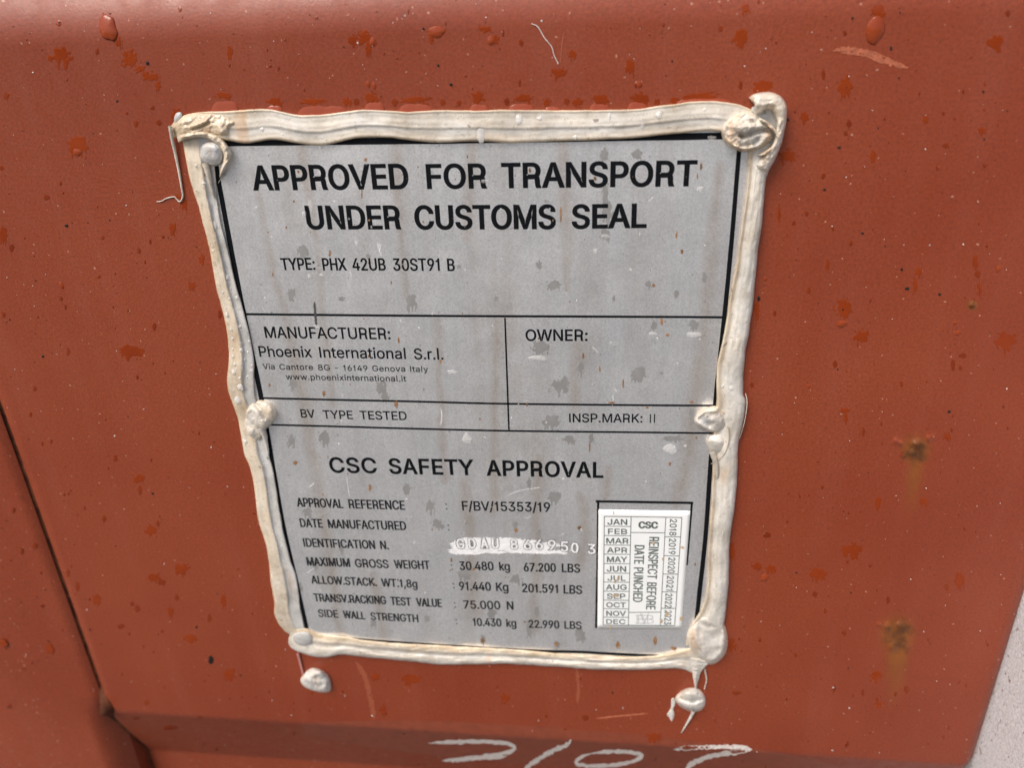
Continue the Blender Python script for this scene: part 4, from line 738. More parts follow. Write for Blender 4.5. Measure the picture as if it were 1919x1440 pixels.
for ch, x0_, y0_, x1_, y1_ in (('G', 856, 1029.5, 872, 1029.5), ('D', 878.5, 1029, 893, 1029), ('A', 901, 1028.5, 916, 1028.5), ('U', 921.5, 1028.5, 935.5, 1029), ('8', 957, 1030.5, 971.5, 1030.5),
                           ('6', 981.5, 1031, 997, 1031), ('6', 1003.5, 1031, 1018.5, 1031), ('9', 1026.5, 1031.5, 1042, 1032), ('5', 1050.5, 1034.5, 1065.5, 1035), ('0', 1069.5, 1037, 1084.5, 1037.5), ('3', 1101, 1039, 1116.5, 1039.5)):
    v_, f_ = stamped(ch, x0_ + .4, y0_ - .4, x1_ - .4, y1_ - .4, 18.6, 0.17, 0.34)
    n0 = len(V2); V2 += v_; F2 += [tuple(i + n0 for i in q) for q in f_]
    v_, f_ = stamped(ch, x0_ - .6, y0_ + .5, x1_ + .6, y1_ + .5, 20.5, 0.33, 0.24)  # wider grey copy beneath paints the shade round each raised character
    n0 = len(V_); V_ += v_; F_ += [tuple(i + n0 for i in q) for q in f_]
STAMP_SHADE = mat_plain('struck_metal_shade', (0.36, 0.365, 0.37), 0.28, 0.6, 0.5, 0.5, 330)
under(mesh('struck_number', V_, F_, STAMP_SHADE, None, smooth=False), plate)
under(mesh('struck_number', V2, F2, BARE_GLINT, None, smooth=False), plate)

PLATE_PATCHES = """1013,652,17,12 1051,722,20,16 1089,690,6,14 1198,700,16,12 1300,610,10,11 1226,611,6,10 1033,790,16,14 1067,824,12,8 1108,822,6,9 1263,822,20,6 1299,780,8,16
1134,362,6,26 1139,400,10,20 1134,440,9,12 1194,290,10,12 1132,290,8,16 1038,535,14,10 1215,533,6,8 568,472,10,12 547,553,8,13 772,567,10,17 549,721,8,10 715,727,10,14 722,745,8,9 609,819,14,14
546,826,8,12 1040,931,14,12 992,907,4,12 870,1077,12,12 966,1087,12,10 921,1150,10,9 1006,1146,5,10 992,1178,6,20 1087,1190,10,14 905,1200,5,10 1044,1209,6,8 825,987,8,6 807,950,9,14 818,981,10,8
576,961,8,12 762,917,8,10 1268,550,5,7 1010,497,6,8 690,480,4,5 860,500,4,4 930,560,5,6 640,560,6,5 1150,560,4,6 1240,700,4,4 1320,520,5,9 560,1100,7,9 590,1060,6,10 700,1170,6,8 640,1030,5,9 800,1160,6,6 1010,1000,5,6 966,985,5,7"""
for k, q in enumerate(PLATE_PATCHES.split()):
    x, y, rx, ry = (float(a) for a in q.split(','))
    v_, f_ = patch_geo(x, y, rx, ry, 31 + k, PP, 0.012 * MM, 0.02 * MM, n=40, rag=1.1, drip=1.3, freq=2.1)
    if f_: under(mesh('wet_patch', v_, f_, WETPLATE, None), plate)
V_, F_ = [], []
FLECKS = [(685, 299, 3, 4), (678, 364, 1.6, 9), (559, 322, 2.5, 3), (618, 475, 2.5, 6), (993, 319, 2.6, 5), (1115, 335, 3.2, 5), (1314, 312, 2.2, 8), (1307, 330, 1.6, 6), (1051, 402, 2, 14), (1268, 441, 2.2, 7), (1278, 472, 2.6, 5), (1240, 603, 3, 7),
          (1225, 535, 3, 4), (1251, 628, 3.5, 3.2), (1093, 668, 2, 7), (1124, 692, 1.6, 6), (1168, 718, 1.6, 10), (1146, 755, 7, 2), (1296, 754, 4, 2.4), (1213, 764, 3, 2.4), (1105, 838, 1.5, 12), (1086, 990, 4, 4), (1256, 870, 2.5, 4),
          (553, 868, 5, 4), (505, 722, 2, 4), (607, 738, 3, 6), (747, 637, 2, 6), (742, 758, 4, 6), (693, 915, 3, 7), (967, 994, 4, 4), (1228, 1202, 4, 9), (1262, 1216, 6, 4), (905, 1202, 4, 8), (1043, 1208, 4, 5), (1158, 1210, 4, 7), (888, 1067, 2.5, 2.5), (846, 1050, 2, 5), (1183, 1090, 3, 5), (1195, 1084, 2, 5)]
for k, (x, y, rx, ry) in enumerate(FLECKS): patch_geo(x, y, rx, ry, 400 + k, PP, 0.064 * MM, 0.03 * MM, n=14, rag=1.0, verts=V_, faces=F_)
rnd = random.Random(9)
def plate_xy():
    while True:
        y = rnd.uniform(275, 1200); a = 420 + (y - 275) * 0.195 ; b = 1370 - (y - 275) * 0.085
        x = rnd.uniform(a, b)
        if 1110 < x < 1300 and 935 < y < 1190: continue
        return x, y
for k in range(110):
    x, y = plate_xy(); s = 0.8 + 1.6 * rnd.random() ** 3
    patch_geo(x, y, s * rnd.uniform(0.5, 1), s * rnd.uniform(0.8, 2.0), 500 + k, PP, 0.064 * MM, 0.03 * MM, n=7, rag=0.9, verts=V_, faces=F_)
fl = under(mesh('rust_flecks', V_, F_, BROWN, None), plate); fl['kind'] = 'stuff'
SCR = mat_plain('bright_scratch', (0.80, 0.80, 0.80), 0.35, 0.5, 0.3)
def ps(a, b, h): return PP(a, b, h)
items = [([(649, 893), (652, 910), (655, 932)], 1.6), ([(947, 931), (975, 920), (1015, 914)], 1.4), ([(1214, 378), (1220, 374), (1225, 368)], 2.0), ([(981, 968), (988, 972), (997, 966)], 1.2), ([(518, 640), (520, 655)], 1.3),
         ([(826, 766), (828, 780), (826, 797)], 2.6), ([(1148, 740), (1150, 752)], 2.2), ([(1150, 727), (1156, 735)], 2), ([(640, 738), (644, 747)], 1.8), ([(579, 915), (584, 910), (589, 906)], 2.6), ([(575, 1075), (584, 1069), (589, 1065)], 2.2), ([(706, 455), (712, 470), (715, 482)], 3.0), ([(655, 507), (660, 520)], 2), ([(490, 575), (498, 585)], 1.6), ([(1110, 650), (1122, 662)], 1.8), ([(1050, 1005), (1058, 1000)], 1.4)]
for o in add_ribbons('scratch', items, ps, 0.07 * MM, SCR, None, jag=0.5, split=True): under(o, plate)
dent = under(add_ribbons('gouge', [([(589, 565), (591, 590), (593, 612)], 4.2)], ps, 0.066 * MM, mat_plain('dark_gouge', (0.10, 0.10, 0.10), 0.4, 0.5, 0.3), None, jag=0.5), plate)

# ------------------------------------------------------------------ the inspection sticker
stk = empty('inspection_sticker', tuple(PP(1200, 1070)))
tag(stk, 'white CSC inspection sticker with months and years, stuck at the plate\'s lower right', 'sticker')
SH = 0.10 * MM
Q = [(1121.7, 955.8), (1293.8, 958.3), (1277, 1180.6), (1119.6, 1180)]
def qxy(s, t): 
    a = (lerp(Q[0][0], Q[1][0], s), lerp(Q[0][1], Q[1][1], s)); b = (lerp(Q[3][0], Q[2][0], s), lerp(Q[3][1], Q[2][1], s))
    return lerp(a[0], b[0], t), lerp(a[1], b[1], t)
V_, F_ = [], []; n_ = 24
for j in range(n_ + 1):
    for i in range(n_ + 1):
        x, y = qxy(i / n_, j / n_); c = smoothstep(0.75, 1, i / n_) * smoothstep(0.75, 1, j / n_)
        V_.append(PP(x, y, SH + 0.02 * MM * nz(i * .2, j * .2) * (1 + 4 * c)))
for j in range(n_):
    for i in range(n_):
        a = j * (n_ + 1) + i; F_.append((a, a + n_ + 1, a + n_ + 2, a + 1))
loop = [i for i in range(n_ + 1)] + [j * (n_ + 1) + n_ for j in range(1, n_ + 1)] + [n_ * (n_ + 1) + i for i in range(n_ - 1, -1, -1)] + [j * (n_ + 1) for j in range(n_ - 1, 0, -1)]
n0 = len(V_)
for i in loop: V_.append(V_[i] + Vector((0, SH - 0.02 * MM, 0)))
for k in range(len(loop)): F_.append((loop[k], loop[(k + 1) % len(loop)], n0 + (k + 1) % len(loop), n0 + k))
under(mesh('vinyl_sheet', V_, F_, PAPER, None), stk)
def k8(x, y): return (1110 + x / 5.54, 930 + y / 5.54)
def glines(items, wid=1.15):
    return [([k8(*p) for p in pts], w * wid) for pts, w in items]
ys = [213, 315, 412, 510, 605, 703, 802, 895, 990, 1083, 1172, 1260, 1343]
def xl(y): return lerp(125, 113, (y - 213) / 1130)
def xa(y): return lerp(403, 374, (y - 213) / 1130)
def xb(y): return lerp(763, 708, (y - 213) / 1130)
def xc(y): return lerp(930, 855, (y - 213) / 1130)
it = [([(xl(213), 213), (xa(213), 216), (xb(220), 222), (930, 225)], 1.2), ([(113, 1343), (374, 1346), (855, 1348)], 1.2), ([(125, 213), (113, 1343)], 1.2), ([(930, 225), (855, 1348)], 1.2),
      ([(403, 216), (374, 1346)], 1.2), ([(763, 222), (705, 1347)], 1.1), ([(xa(380), 380), (xb(384), 384)], 1.1), ([(xa(1210), 1212), (xb(1210), 1208)], 1.1)]
it += [([(xl(y), y), (xa(y), y + 3)], 1.0) for y in ys[1:-1]]
yy_ = [228, 425, 622, 812, 997, 1168, 1346]
it += [([(xb(y), y), (xc(y), y + 2)], 1.1) for y in yy_[1:-1]]
ink_lines('printed_grid', glines(it), stk, GREENINK, SH + 0.045 * MM)
def sticker_text(words, **kw):
    V_, F_ = [], []
    for wd, a, b, cp, cd in words:
        text_geo(wd, k8(*a), k8(*b), cp / 5.54, flat0, capdir=cd and (cd[0] / 5.54, cd[1] / 5.54), verts=V_, faces=F_, h=PL + SH + 0.05 * MM, **kw)
    return under(mesh('text_line', V_, F_, GREENINK, None, smooth=False), stk)
MON = [('JAN', 157, 363), ('FEB', 163, 362), ('MAR', 145, 375), ('APR', 152, 362), ('MAY', 152, 362), ('JUN', 150, 352), ('JUL', 158, 345), ('AUG', 142, 358), ('SEP', 152, 345), ('OCT', 145, 350), ('NOV', 145, 350), ('DEC', 145, 345)]
for k, (w_, a, b) in enumerate(MON):
    y = lerp(ys[k], ys[k + 1], 0.86)
    sticker_text([(w_, (a, y), (b, y + 2), 0.60 * (ys[k + 1] - ys[k]), None)], wx=0.20, wy=0.17)
sticker_text([('CSC', (478, 338), (682, 341), 73, None)], wx=0.25, wy=0.20)
sticker_text([('REINSPECT', (592, 425), (571, 862), 0, (103, 2)), ('BEFORE', (569, 898), (557, 1180), 0, (100, 2))], wx=0.17, wy=0.13)
sticker_text([('DATE', (440, 510), (433, 706), 0, (103, 2)), ('PUNCHED', (432, 742), (422, 1102), 0, (100, 2))], wx=0.17, wy=0.13)
for w_, a, b in (('2018', (807, 240), (799, 413)), ('2019', (797, 443), (790, 607)), ('2020', (790, 640), (781, 803)), ('2021', (776, 830), (766, 983)), ('2022', (760, 1013), (751, 1163)), ('2023', (752, 1188), (744, 1338))):
    sticker_text([(w_, a, b, 0, (73, 2))], wx=0.17, wy=0.15)
vb_ = [([(497, 1222), (540, 1332), (583, 1222)], .8), ([(512, 1222), (545, 1308)], .8), ([(480, 1242), (480, 1325)], .8), ([(450, 1242), (590, 1242), (625, 1250), (630, 1270), (600, 1281), (470, 1281)], .8), ([(600, 1281), (632, 1292), (632, 1315), (600, 1325), (450, 1325)], .8), ([(465, 1242), (465, 1325)], .8), ([(575, 1245), (575, 1322)], .8)]
vb = [([a, b], w) for pts, w in vb_ for a, b in zip(pts, pts[1:])]
ink_lines('monogram', glines(vb, 1.0), stk, mat_plain('grey_print', (0.28, 0.29, 0.29), 0.5, 0.3), SH + 0.046 * MM)
V_, F_ = [], []
for k, (x, y, rx, ry) in enumerate([(1158, 1085, 2, 5), (1153, 1091, 2, 3), (1279, 1027, 4, 2.6), (1224, 1018, 2, 4), (1150, 961, 1, 4), (1277, 1160, 3, 5), (1240, 1165, 3, 4), (1250, 1152, 3, 5), (1144, 1176, 2, 4), (1154, 1117, 7, 2.4), (1243, 1048, 2, 4)]):
    patch_geo(x, y, rx, ry, 640 + k, PP, SH + 0.07 * MM, 0.02 * MM, n=14, rag=1.1, verts=V_, faces=F_)
under(mesh('stain', V_, F_, mat_plain('tan_stain', (0.50, 0.36, 0.22), 0.5, 0.3, 0, 0.3, 300), None), stk)

# ------------------------------------------------------------------ the white sealant round the plate
seal = empty('sealant_surround', tuple(P(950, 740, 0)))
tag(seal, 'thick uneven bead of yellowed white sealant smeared all round the grey data plate', 'sealant')
SEAL_OBJS = []
def bead(name, outer, inner, prof, n=220, m=26, tone=lambda t, s: 0.5, grey=lambda t, s: 0.0, h_out=0.0, h_in=1.0, wav=0.18, seed=0, ends=True):
    """a smeared strip between two edges: prof gives (share of the width, height in mm) knots"""
    A = resample([(x, y, 0) for x, y in outer], n); B = resample([(x, y, 0) for x, y in inner], n)
    verts, faces, tn, gr = [], [], [], []
    def ph(t):
        for (a, ha), (b, hb) in zip(prof, prof[1:]):
            if t <= b: 
                q = (t - a) / (b - a); q = q * q * (3 - 2 * q) if b - a > 0.08 else q; return lerp(ha, hb, q)
        return prof[-1][1]
    ts = [0, .015, .035, .06, .09, .12] + [0.12 + 0.76 * k / (m - 12) for k in range(1, m - 12)] + [.88, .91, .94, .965, .985, 1.0]
    for k in range(n):
        s = k / (n - 1); end = min(1, 14 * min(s, 1 - s) + 0.25) if ends else 1.0
        for t in ts:
            fr = 26 if n > 250 else 7; j1 = 0.9 * nz(s * fr, seed + 0.3, 1); j2 = 0.9 * nz(s * fr, seed + 7.3, 2)
            q = A[k].lerp(B[k], t); d = (B[k] - A[k]).normalized()
            q = q + d * (j1 * (1 - t) + j2 * t)
            h = ph(t)
            inner_w = min(1, 6 * min(t, 1 - t))
            h *= 1 + wav * nz(s * 12, t * 2.0, seed + 3) + 0.06 * inner_w * nz(s * (40 if n > 250 else 9), t * 5, seed + 5)
            h = lerp(lerp(h_out, h_in, t), h, end if 0 < t < 1 else 1)
            verts.append(P(q.x, q.y, h * MM)); tn.append(max(0, min(1, tone(t, s) + 0.25 * nz(s * 14, t * 2, seed + 8)))); gr.append(max(0, min(1, grey(t, s) * (1 + 0.5 * nz(s * 20, t * 3, seed + 4)))))
    m_ = len(ts)
    for k in range(n - 1):
        for j in range(m_ - 1):
            a = k * m_ + j; faces.append((a, a + 1, a + m_ + 1, a + m_))
    o = mesh(name, verts, faces, SEAL, None, attr={'tone': tn, 'grey': gr}); under(o, seal); SEAL_OBJS.append(o); return o
def edge_lip(t, a=0.10): return max(smoothstep(a, 0, t), smoothstep(1 - a, 1, t))
TOP_O = [(338, 222), (360, 212), (395, 208), (430, 207.5), (470, 204), (500, 204), (530, 209), (560, 215.5), (600, 214), (650, 208.5), (680, 205), (720, 207), (760, 209), (780, 208), (830, 206), (900, 206.5), (960, 205), (1050, 206), (1130, 206), (1200, 203), (1260, 195), (1300, 189.5), (1340, 189), (1380, 195), (1410, 206)]
TOP_I = [(352, 258), (372, 258), (400, 258), (425, 263), (463.6, 268.5), (511, 262), (550, 267), (590, 272.5), (616.6, 271), (669, 259), (722, 257.5), (760, 262), (800, 266), (830, 267), (900, 265), (960, 268), (1000, 266.5), (1060, 264), (1120, 262.5), (1200, 257.5), (1260, 251.5), (1320, 246), (1345, 247), (1375, 252), (1405, 250)]
bead('sealant_bead', TOP_O, TOP_I, [(0, 0), (.015, 1.6), (.045, 2.05), (.09, 1.7), (.22, 1.85), (.45, 2.35), (.55, 2.6), (.575, 2.45), (.61, 2.2), (.80, 2.4), (.92, 2.6), (.965, 2.4), (.99, 1.7), (1, 1.0)],
     n=420, m=34, tone=lambda t, s: 0.22 + 0.75 * edge_lip(t) + 0.45 * smoothstep(0.16, 0.02, s) + 0.25 * smoothstep(.62, .95, t), grey=lambda t, s: 0.45 * smoothstep(0.57, 0.60, t) * smoothstep(0.85, 0.66, t), seed=1, wav=0.09)
LEFT_O = [(338, 250), (343.5, 272), (350, 305), (357, 340), (371, 383), (380, 418), (392, 464), (405.5, 540), (413, 568), (421, 600), (427, 640), (428.5, 670), (426, 710), (428, 735), (436, 757), (446, 785), (450, 810), (458, 850), (466, 870), (475, 905), (484, 975), (500, 1030), (507, 1090), (514, 1130), (514, 1150), (521, 1168), (532, 1182), (545, 1192)]
LEFT_I = [(392, 258), (397, 275), (402, 305), (405.5, 340), (409, 383), (414, 415), (424, 455), (444, 540), (452, 565), (461, 600), (470, 636), (476.5, 680), (476.5, 705), (477.5, 728), (480, 750), (492, 785), (500, 812), (503, 845), (512, 880), (516, 905), (529, 985), (543, 1045), (556, 1085), (562, 1130), (567, 1160), (571, 1178), (580, 1190)]
bead('sealant_bead', LEFT_O, LEFT_I, [(0, 0), (.015, 1.6), (.05, 2.3), (.15, 2.6), (.45, 3.1), (.53, 3.2), (.58, 2.3), (.72, 2.0), (.88, 2.2), (.96, 2.2), (.99, 1.7), (1, 1.0)],
     n=420, m=30, tone=lambda t, s: 0.72 * smoothstep(0.62, 0.50, t) + 0.55 * edge_lip(t, 0.06) - 0.2 * smoothstep(0.6, 1.0, s), grey=lambda t, s: 0.62 * smoothstep(0.54, 0.60, t) * smoothstep(1.0, 0.93, t), seed=2, wav=0.14)
RIGHT_I = [(1404, 262), (1402, 285), (1400, 300), (1401.5, 322), (1396, 380), (1387, 440), (1379, 500), (1366, 560), (1361, 600), (1349, 660), (1344, 682), (1342.5, 715), (1343, 745), (1340, 775), (1337, 815), (1335, 876), (1333, 930), (1328, 1000), (1325, 1050), (1326, 1085), (1318, 1133), (1300, 1165), (1288, 1188), (1285, 1210)]
RIGHT_O = [(1464, 270), (1458, 285), (1449, 303), (1437, 328), (1433, 362), (1428, 420), (1421, 470), (1416, 520), (1411, 575), (1404, 620), (1397, 660), (1393.5, 700), (1393, 738), (1398, 755), (1391, 802), (1384, 830), (1382.5, 880), (1380, 915), (1377, 950), (1371, 990), (1367, 1040), (1365, 1100), (1360, 1150), (1357, 1178), (1363, 1202), (1360, 1225)]
bead('sealant_bead', RIGHT_O, RIGHT_I, [(0, 0), (.015, 1.8), (.06, 3.1), (.16, 4.0), (.38, 4.4), (.58, 4.0), (.72, 3.2), (.80, 2.9), (.88, 3.3), (.94, 3.4), (.975, 2.7), (.99, 1.8), (1, 1.0)],
     n=420, m=30, tone=lambda t, s: 0.10 + 0.75 * smoothstep(0.66, 0.92, t) + 0.1 * smoothstep(.3, .0, s), grey=lambda t, s: 0.10 + 0.25 * smoothstep(.25, .02, t), seed=3, wav=0.12)
BOT_O = [(541, 1196), (541, 1207), (551, 1219), (580, 1230), (612, 1233.5), (640, 1228), (680, 1232), (740, 1238), (800, 1244), (840, 1247), (930, 1245), (1000, 1248), (1060, 1252), (1100, 1255), (1200, 1256.5), (1270, 1254), (1296, 1262), (1310, 1262)]
BOT_I = [(546, 1184), (560, 1180), (575, 1178), (590, 1185), (605, 1190), (640, 1193), (690, 1201), (760, 1206.5), (850, 1211.5), (940, 1216), (990, 1219.5), (1030, 1224), (1100, 1228.5), (1180, 1231), (1230, 1229), (1270, 1221), (1290, 1216), (1310, 1214)]
bead('sealant_bead', BOT_O, BOT_I, [(0, 0), (.02, 1.5), (.08, 2.5), (.20, 3.0), (.36, 2.7), (.46, 2.1), (.54, 2.2), (.66, 3.0), (.80, 2.8), (.92, 2.4), (.97, 1.9), (1, 1.0)],
     n=360, m=28, tone=lambda t, s: 0.25 + 0.7 * smoothstep(.5, .95, t) - 0.2 * smoothstep(.2, .0, t), grey=lambda t, s: 0.30 * math.exp(-((t - .46) / .1) ** 2) * smoothstep(0.1, 0.3, s), seed=4, wav=0.28)

def pad(name, outline, H, strokes=(), base=0.0, pw=0.72, tone=0.4, grey=0.0, rough=0.12, n=120, rings=40, greys=(), tones=(), parent=seal, centre=None, seed=0, fq=0.06):
    """a lump with its own outline: rounded, with ridges and furrows (pixel polylines) pressed into it"""
    out_ = resample([(x, y, 0) for x, y in outline], n, closed=True)
    c = Vector((*centre, 0)) if centre else sum(out_, Vector()) / n
    verts, faces, tn, gr = [], [], [], []
    ST = [([(Vector((a, b, 0))) for a, b in pts], wd, amp) for pts, wd, amp in strokes]
    def sd(q, pts):
        best = 1e9
        if len(pts) == 1: return (q - pts[0]).length
        for a, b in zip(pts, pts[1:]):
            d = b - a; t = max(0, min(1, (q - a).dot(d) / max(d.length_squared, 1e-9))); best = min(best, (q - a - d * t).length)
        return best
    for r in range(rings + 1):
        rr = (r / rings) ** 0.8
        for k in range(n):
            q = c.lerp(out_[k], rr)
            h = base * min(1, 6 * (1 - rr)) ** 0.7 + H * max(0, 1 - rr ** 2.6) ** pw
            e = min(1, 5 * (1 - rr))
            for pts, wd, amp in ST: h += amp * math.exp(-(sd(q, pts) / wd) ** 2) * e
            h += rough * H * nz(q.x * fq, q.y * fq, seed + 2.0, 4) * e
            g_ = grey; t_ = tone
            for pts, wd, a in greys: g_ += a * math.exp(-(sd(q, [Vector((*p, 0)) for p in pts]) / wd) ** 2)
            for pts, wd, a in tones: t_ += a * math.exp(-(sd(q, [Vector((*p, 0)) for p in pts]) / wd) ** 2)
            verts.append(P(q.x, q.y, max(h, 0.0) * MM)); tn.append(max(0, min(1, t_ + 0.3 * smoothstep(0.8, 1, rr) * (1 if tone > 0 else 0)))); gr.append(max(0, min(1, g_)))
    for r in range(rings):
        for k in range(n):
            a = r * n + k; b = r * n + (k + 1) % n
            faces.append((a, a + n, b + n, b) if r else (a, a + n, b + n))
    o = mesh(name, verts, faces, SEAL, None, attr={'tone': tn, 'grey': gr})
    under(o, parent); SEAL_OBJS.append(o); return o
def string(name, pts, r0, r1, hs=0.8, parent=seal, tone=0.5, n=60, mat=None, lift=None, sag=0.0):
    c = resample([(x, y, lerp(hs, 0.25, k / max(1, len(pts) - 1)) if lift is None else lift[k]) for k, (x, y) in enumerate(pts)], n); verts, faces = [], []
    prev = None
    C_ = [P(q.x, q.y, q.z * MM) for q in c]
    for k in range(n):
        t = (C_[min(k + 1, n - 1)] - C_[max(k - 1, 0)]).normalized(); s = k / (n - 1)
        r = lerp(r0, r1, s) * MM * (1 + 0.12 * nz(k * 0.12, r0, 4)); nn = Vector((0, -1, 0)); e = t.cross(nn).normalized(); nn = e.cross(t)
        for q in range(8):
            a = q / 8 * math.tau; verts.append(C_[k] + e * math.cos(a) * r + nn * math.sin(a) * r)
    for k in range(n - 1):
        for q in range(8):
            a = k * 8 + q; b = k * 8 + (q + 1) % 8; faces.append((a, b, b + 8, a + 8))
    o = mesh(name, verts, faces, mat or SEAL, None, attr={'tone': [tone] * len(verts), 'grey': [0.1] * len(verts)}); under(o, parent); SEAL_OBJS.append(o); return o

# top left: crumbled mass, and a grey dome in a curled lip
pad('crumpled_mass', [(322, 234), (331, 224), (348, 215), (375, 210), (402, 209), (428, 214), (446, 224), (452, 240), (446, 256), (430, 262), (402, 256), (372, 252), (346, 262), (328, 258), (320, 246)], 3.6,
    [([(345, 240), (370, 234), (386, 228)], 4, 0.9), ([(362, 242), (380, 236), (392, 230)], 3, -1.6), ([(410, 236), (416, 246)], 5, 1.5), ([(336, 232), (352, 226)], 5, 0.8), ([(430, 246), (446, 240)], 4, -1.0), ([(428, 232), (440, 228)], 4, .8)], tone=0.85, rough=0.20, seed=1, fq=0.075, rings=50, n=160)
bead('curled_lip', [(331, 256), (345, 250), (366, 246), (388, 246), (408, 254), (424, 268), (434, 286), (432, 302), (422, 318), (412, 334)], [(335, 268), (346, 263), (364, 258), (380, 258), (396, 264), (409, 274), (417, 288), (417, 302), (413, 316), (411, 333)],
     [(0, 0.8), (.05, 3.0), (.2, 4.6), (.5, 5.4), (.8, 4.8), (.95, 3.4), (1, 2.0)], n=140, m=20, tone=lambda t, s: 0.75, grey=lambda t, s: 0.25 * smoothstep(.7, 1, s), h_out=0.6, h_in=2.0, seed=6, wav=0.15)
pad('rivet_cap', [(373, 284), (378, 270), (392, 263), (408, 267), (419, 280), (420, 298), (412, 310), (398, 313), (384, 308), (375, 298)], 3.2, [([(388, 276), (404, 278)], 7, 0.4), ([(384, 300), (400, 304)], 5, -0.3)], base=2.2, tone=0.0, grey=0.95, rough=0.10, seed=3)
string('sealant_string', [(384, 305), (390, 325), (396, 350), (402, 372)], 1.5, 0.3, lift=[3.6, 3.6, 3.2, 2.6])
string('sealant_string', [(319, 236), (322, 258), (328, 285), (335, 320), (340, 350), (342.5, 368), (337, 378), (331, 373), (326, 369), (312, 372), (303, 377), (294, 378)], 0.8, 0.18, tone=0.3, n=120, lift=[2.4, 1.8, 1.2, .8, .7, .6, .5, .4, .35, .3, .25, .2])
string('sealant_string', [(420, 325), (415, 333), (409, 343)], 0.25, 0.10, lift=[2.5, 1.9, 1.4])
pad('grey_tag', [(326, 222), (330, 212), (338, 210), (342, 216), (340, 228), (332, 236), (327, 234)], 1.2, tone=0.0, grey=1.0, seed=5)

# top right: a swirl with a tall hooked lip
pad('rivet_cap', [(1350, 246), (1356, 230), (1370, 218), (1392, 208), (1412, 211), (1432, 224), (1448, 240), (1452, 256), (1440, 270), (1424, 280), (1406, 285), (1388, 285), (1370, 278), (1356, 266)], 4.0,
    [([(1358, 262), (1370, 274), (1390, 281), (1408, 279), (1420, 274)], 5, 1.7), ([(1364, 240), (1374, 228), (1392, 219)], 6, -0.5), ([(1388, 254)], 4.2, -2.6), ([(1392, 257), (1410, 249), (1430, 244), (1446, 247)], 5, -2.3), ([(1378, 236), (1400, 240), (1425, 236), (1446, 240)], 7, 1.3),
     ([(1386, 266)], 8, 0.7), ([(1440, 254), (1430, 266), (1420, 276)], 6, 1.6), ([(1420, 262), (1414, 270)], 4, -1.6), ([(1356, 244), (1352, 252)], 5, 1.0)], base=2.6, tone=0.42, grey=0.12, rough=0.16, seed=7, n=170, rings=64, fq=0.10,
    greys=[([(1376, 246), (1400, 256), (1425, 252)], 14, 0.5), ([(1416, 268)], 7, 0.6)], tones=[([(1358, 262), (1390, 283), (1410, 280)], 6, 0.4)])
pad('hollow', [(1408, 204), (1420, 196), (1440, 192), (1462, 198), (1466, 225), (1460, 260), (1448, 280), (1436, 268), (1440, 245), (1420, 225)], 1.3, base=0.6, tone=0.1, grey=1.0, seed=8)
bead('hooked_lip', [(1404, 183), (1412, 177), (1424, 174), (1440, 172), (1458, 177), (1470, 188), (1475, 204), (1474, 226), (1470, 248), (1464, 272), (1454, 296), (1442, 318), (1436, 332)], [(1409, 190), (1414, 196), (1414, 206), (1422, 214), (1434, 206), (1446, 208), (1453, 220), (1455, 234), (1453, 250), (1448, 268), (1436, 286), (1422, 300), (1412, 316)],
     [(0, 0), (.03, 2.4), (.12, 4.6), (.35, 6.2), (.6, 6.6), (.85, 5.6), (.95, 4.0), (1, 1.2)], n=200, m=24, tone=lambda t, s: 0.50 - 0.30 * smoothstep(.6, 1, s), grey=lambda t, s: 0.05, h_out=0, h_in=1.2, seed=9, wav=0.12)
bead('curled_lip', [(1420, 224), (1432, 232), (1444, 242), (1453, 252), (1455, 262), (1446, 274), (1432, 284), (1420, 288)], [(1424, 219), (1438, 227), (1450, 238), (1458, 252), (1459, 266), (1450, 280), (1436, 290), (1422, 294)],
     [(0, 3.5), (.1, 6.0), (.5, 7.2), (.9, 6.0), (1, 3.0)], n=100, m=18, tone=lambda t, s: 0.55, h_out=3.5, h_in=3.0, seed=10)

# middle left and right rivets
pad('rivet_cap', [(457, 778), (461, 764), (474, 753), (490, 749), (506, 754), (518, 768), (519, 782), (511, 795), (500, 805), (493, 820), (484, 829), (470, 826), (461, 814), (456, 796)], 3.6,
    [([(478, 757), (488, 768), (500, 782), (509, 792)], 3.5, -1.5), ([(464, 770), (472, 765), (480, 772), (492, 790), (498, 800)], 5, 0.9), ([(462, 784), (474, 796), (486, 804)], 4, -0.7), ([(500, 762), (512, 776)], 6, 0.8), ([(470, 812)], 9, 0.9)], base=1.8, tone=0.35, rough=0.14, seed=11, greys=[([(472, 784)], 14, 0.45), ([(472, 818)], 9, 0.4)], tones=[([(504, 770)], 14, 0.4)])
string('sealant_string', [(486, 800), (494, 815), (499, 832), (503, 850)], 1.5, 0.5, lift=[4.0, 3.4, 2.8, 2.2], tone=0.2)
pad('rivet_cap', [(1300, 789), (1307, 776), (1320, 765), (1338, 760), (1354, 764), (1366, 778), (1366, 796), (1356, 808), (1342, 812), (1324, 810), (1308, 803)], 3.8,
    [([(1304, 790), (1318, 800), (1334, 808), (1346, 812)], 4, 1.0), ([(1314, 786), (1330, 796)], 6, -1.2), ([(1306, 782), (1320, 772), (1342, 770)], 4, 1.3), ([(1338, 786)], 8, 1.0), ([(1350, 770), (1358, 784), (1362, 800)], 3.5, -1.3)], base=1.8, tone=0.25, grey=0.25, rough=0.15, seed=12, greys=[([(1322, 790)], 12, 0.7)], tones=[([(1316, 772), (1345, 766), (1360, 775)], 7, 0.6)])
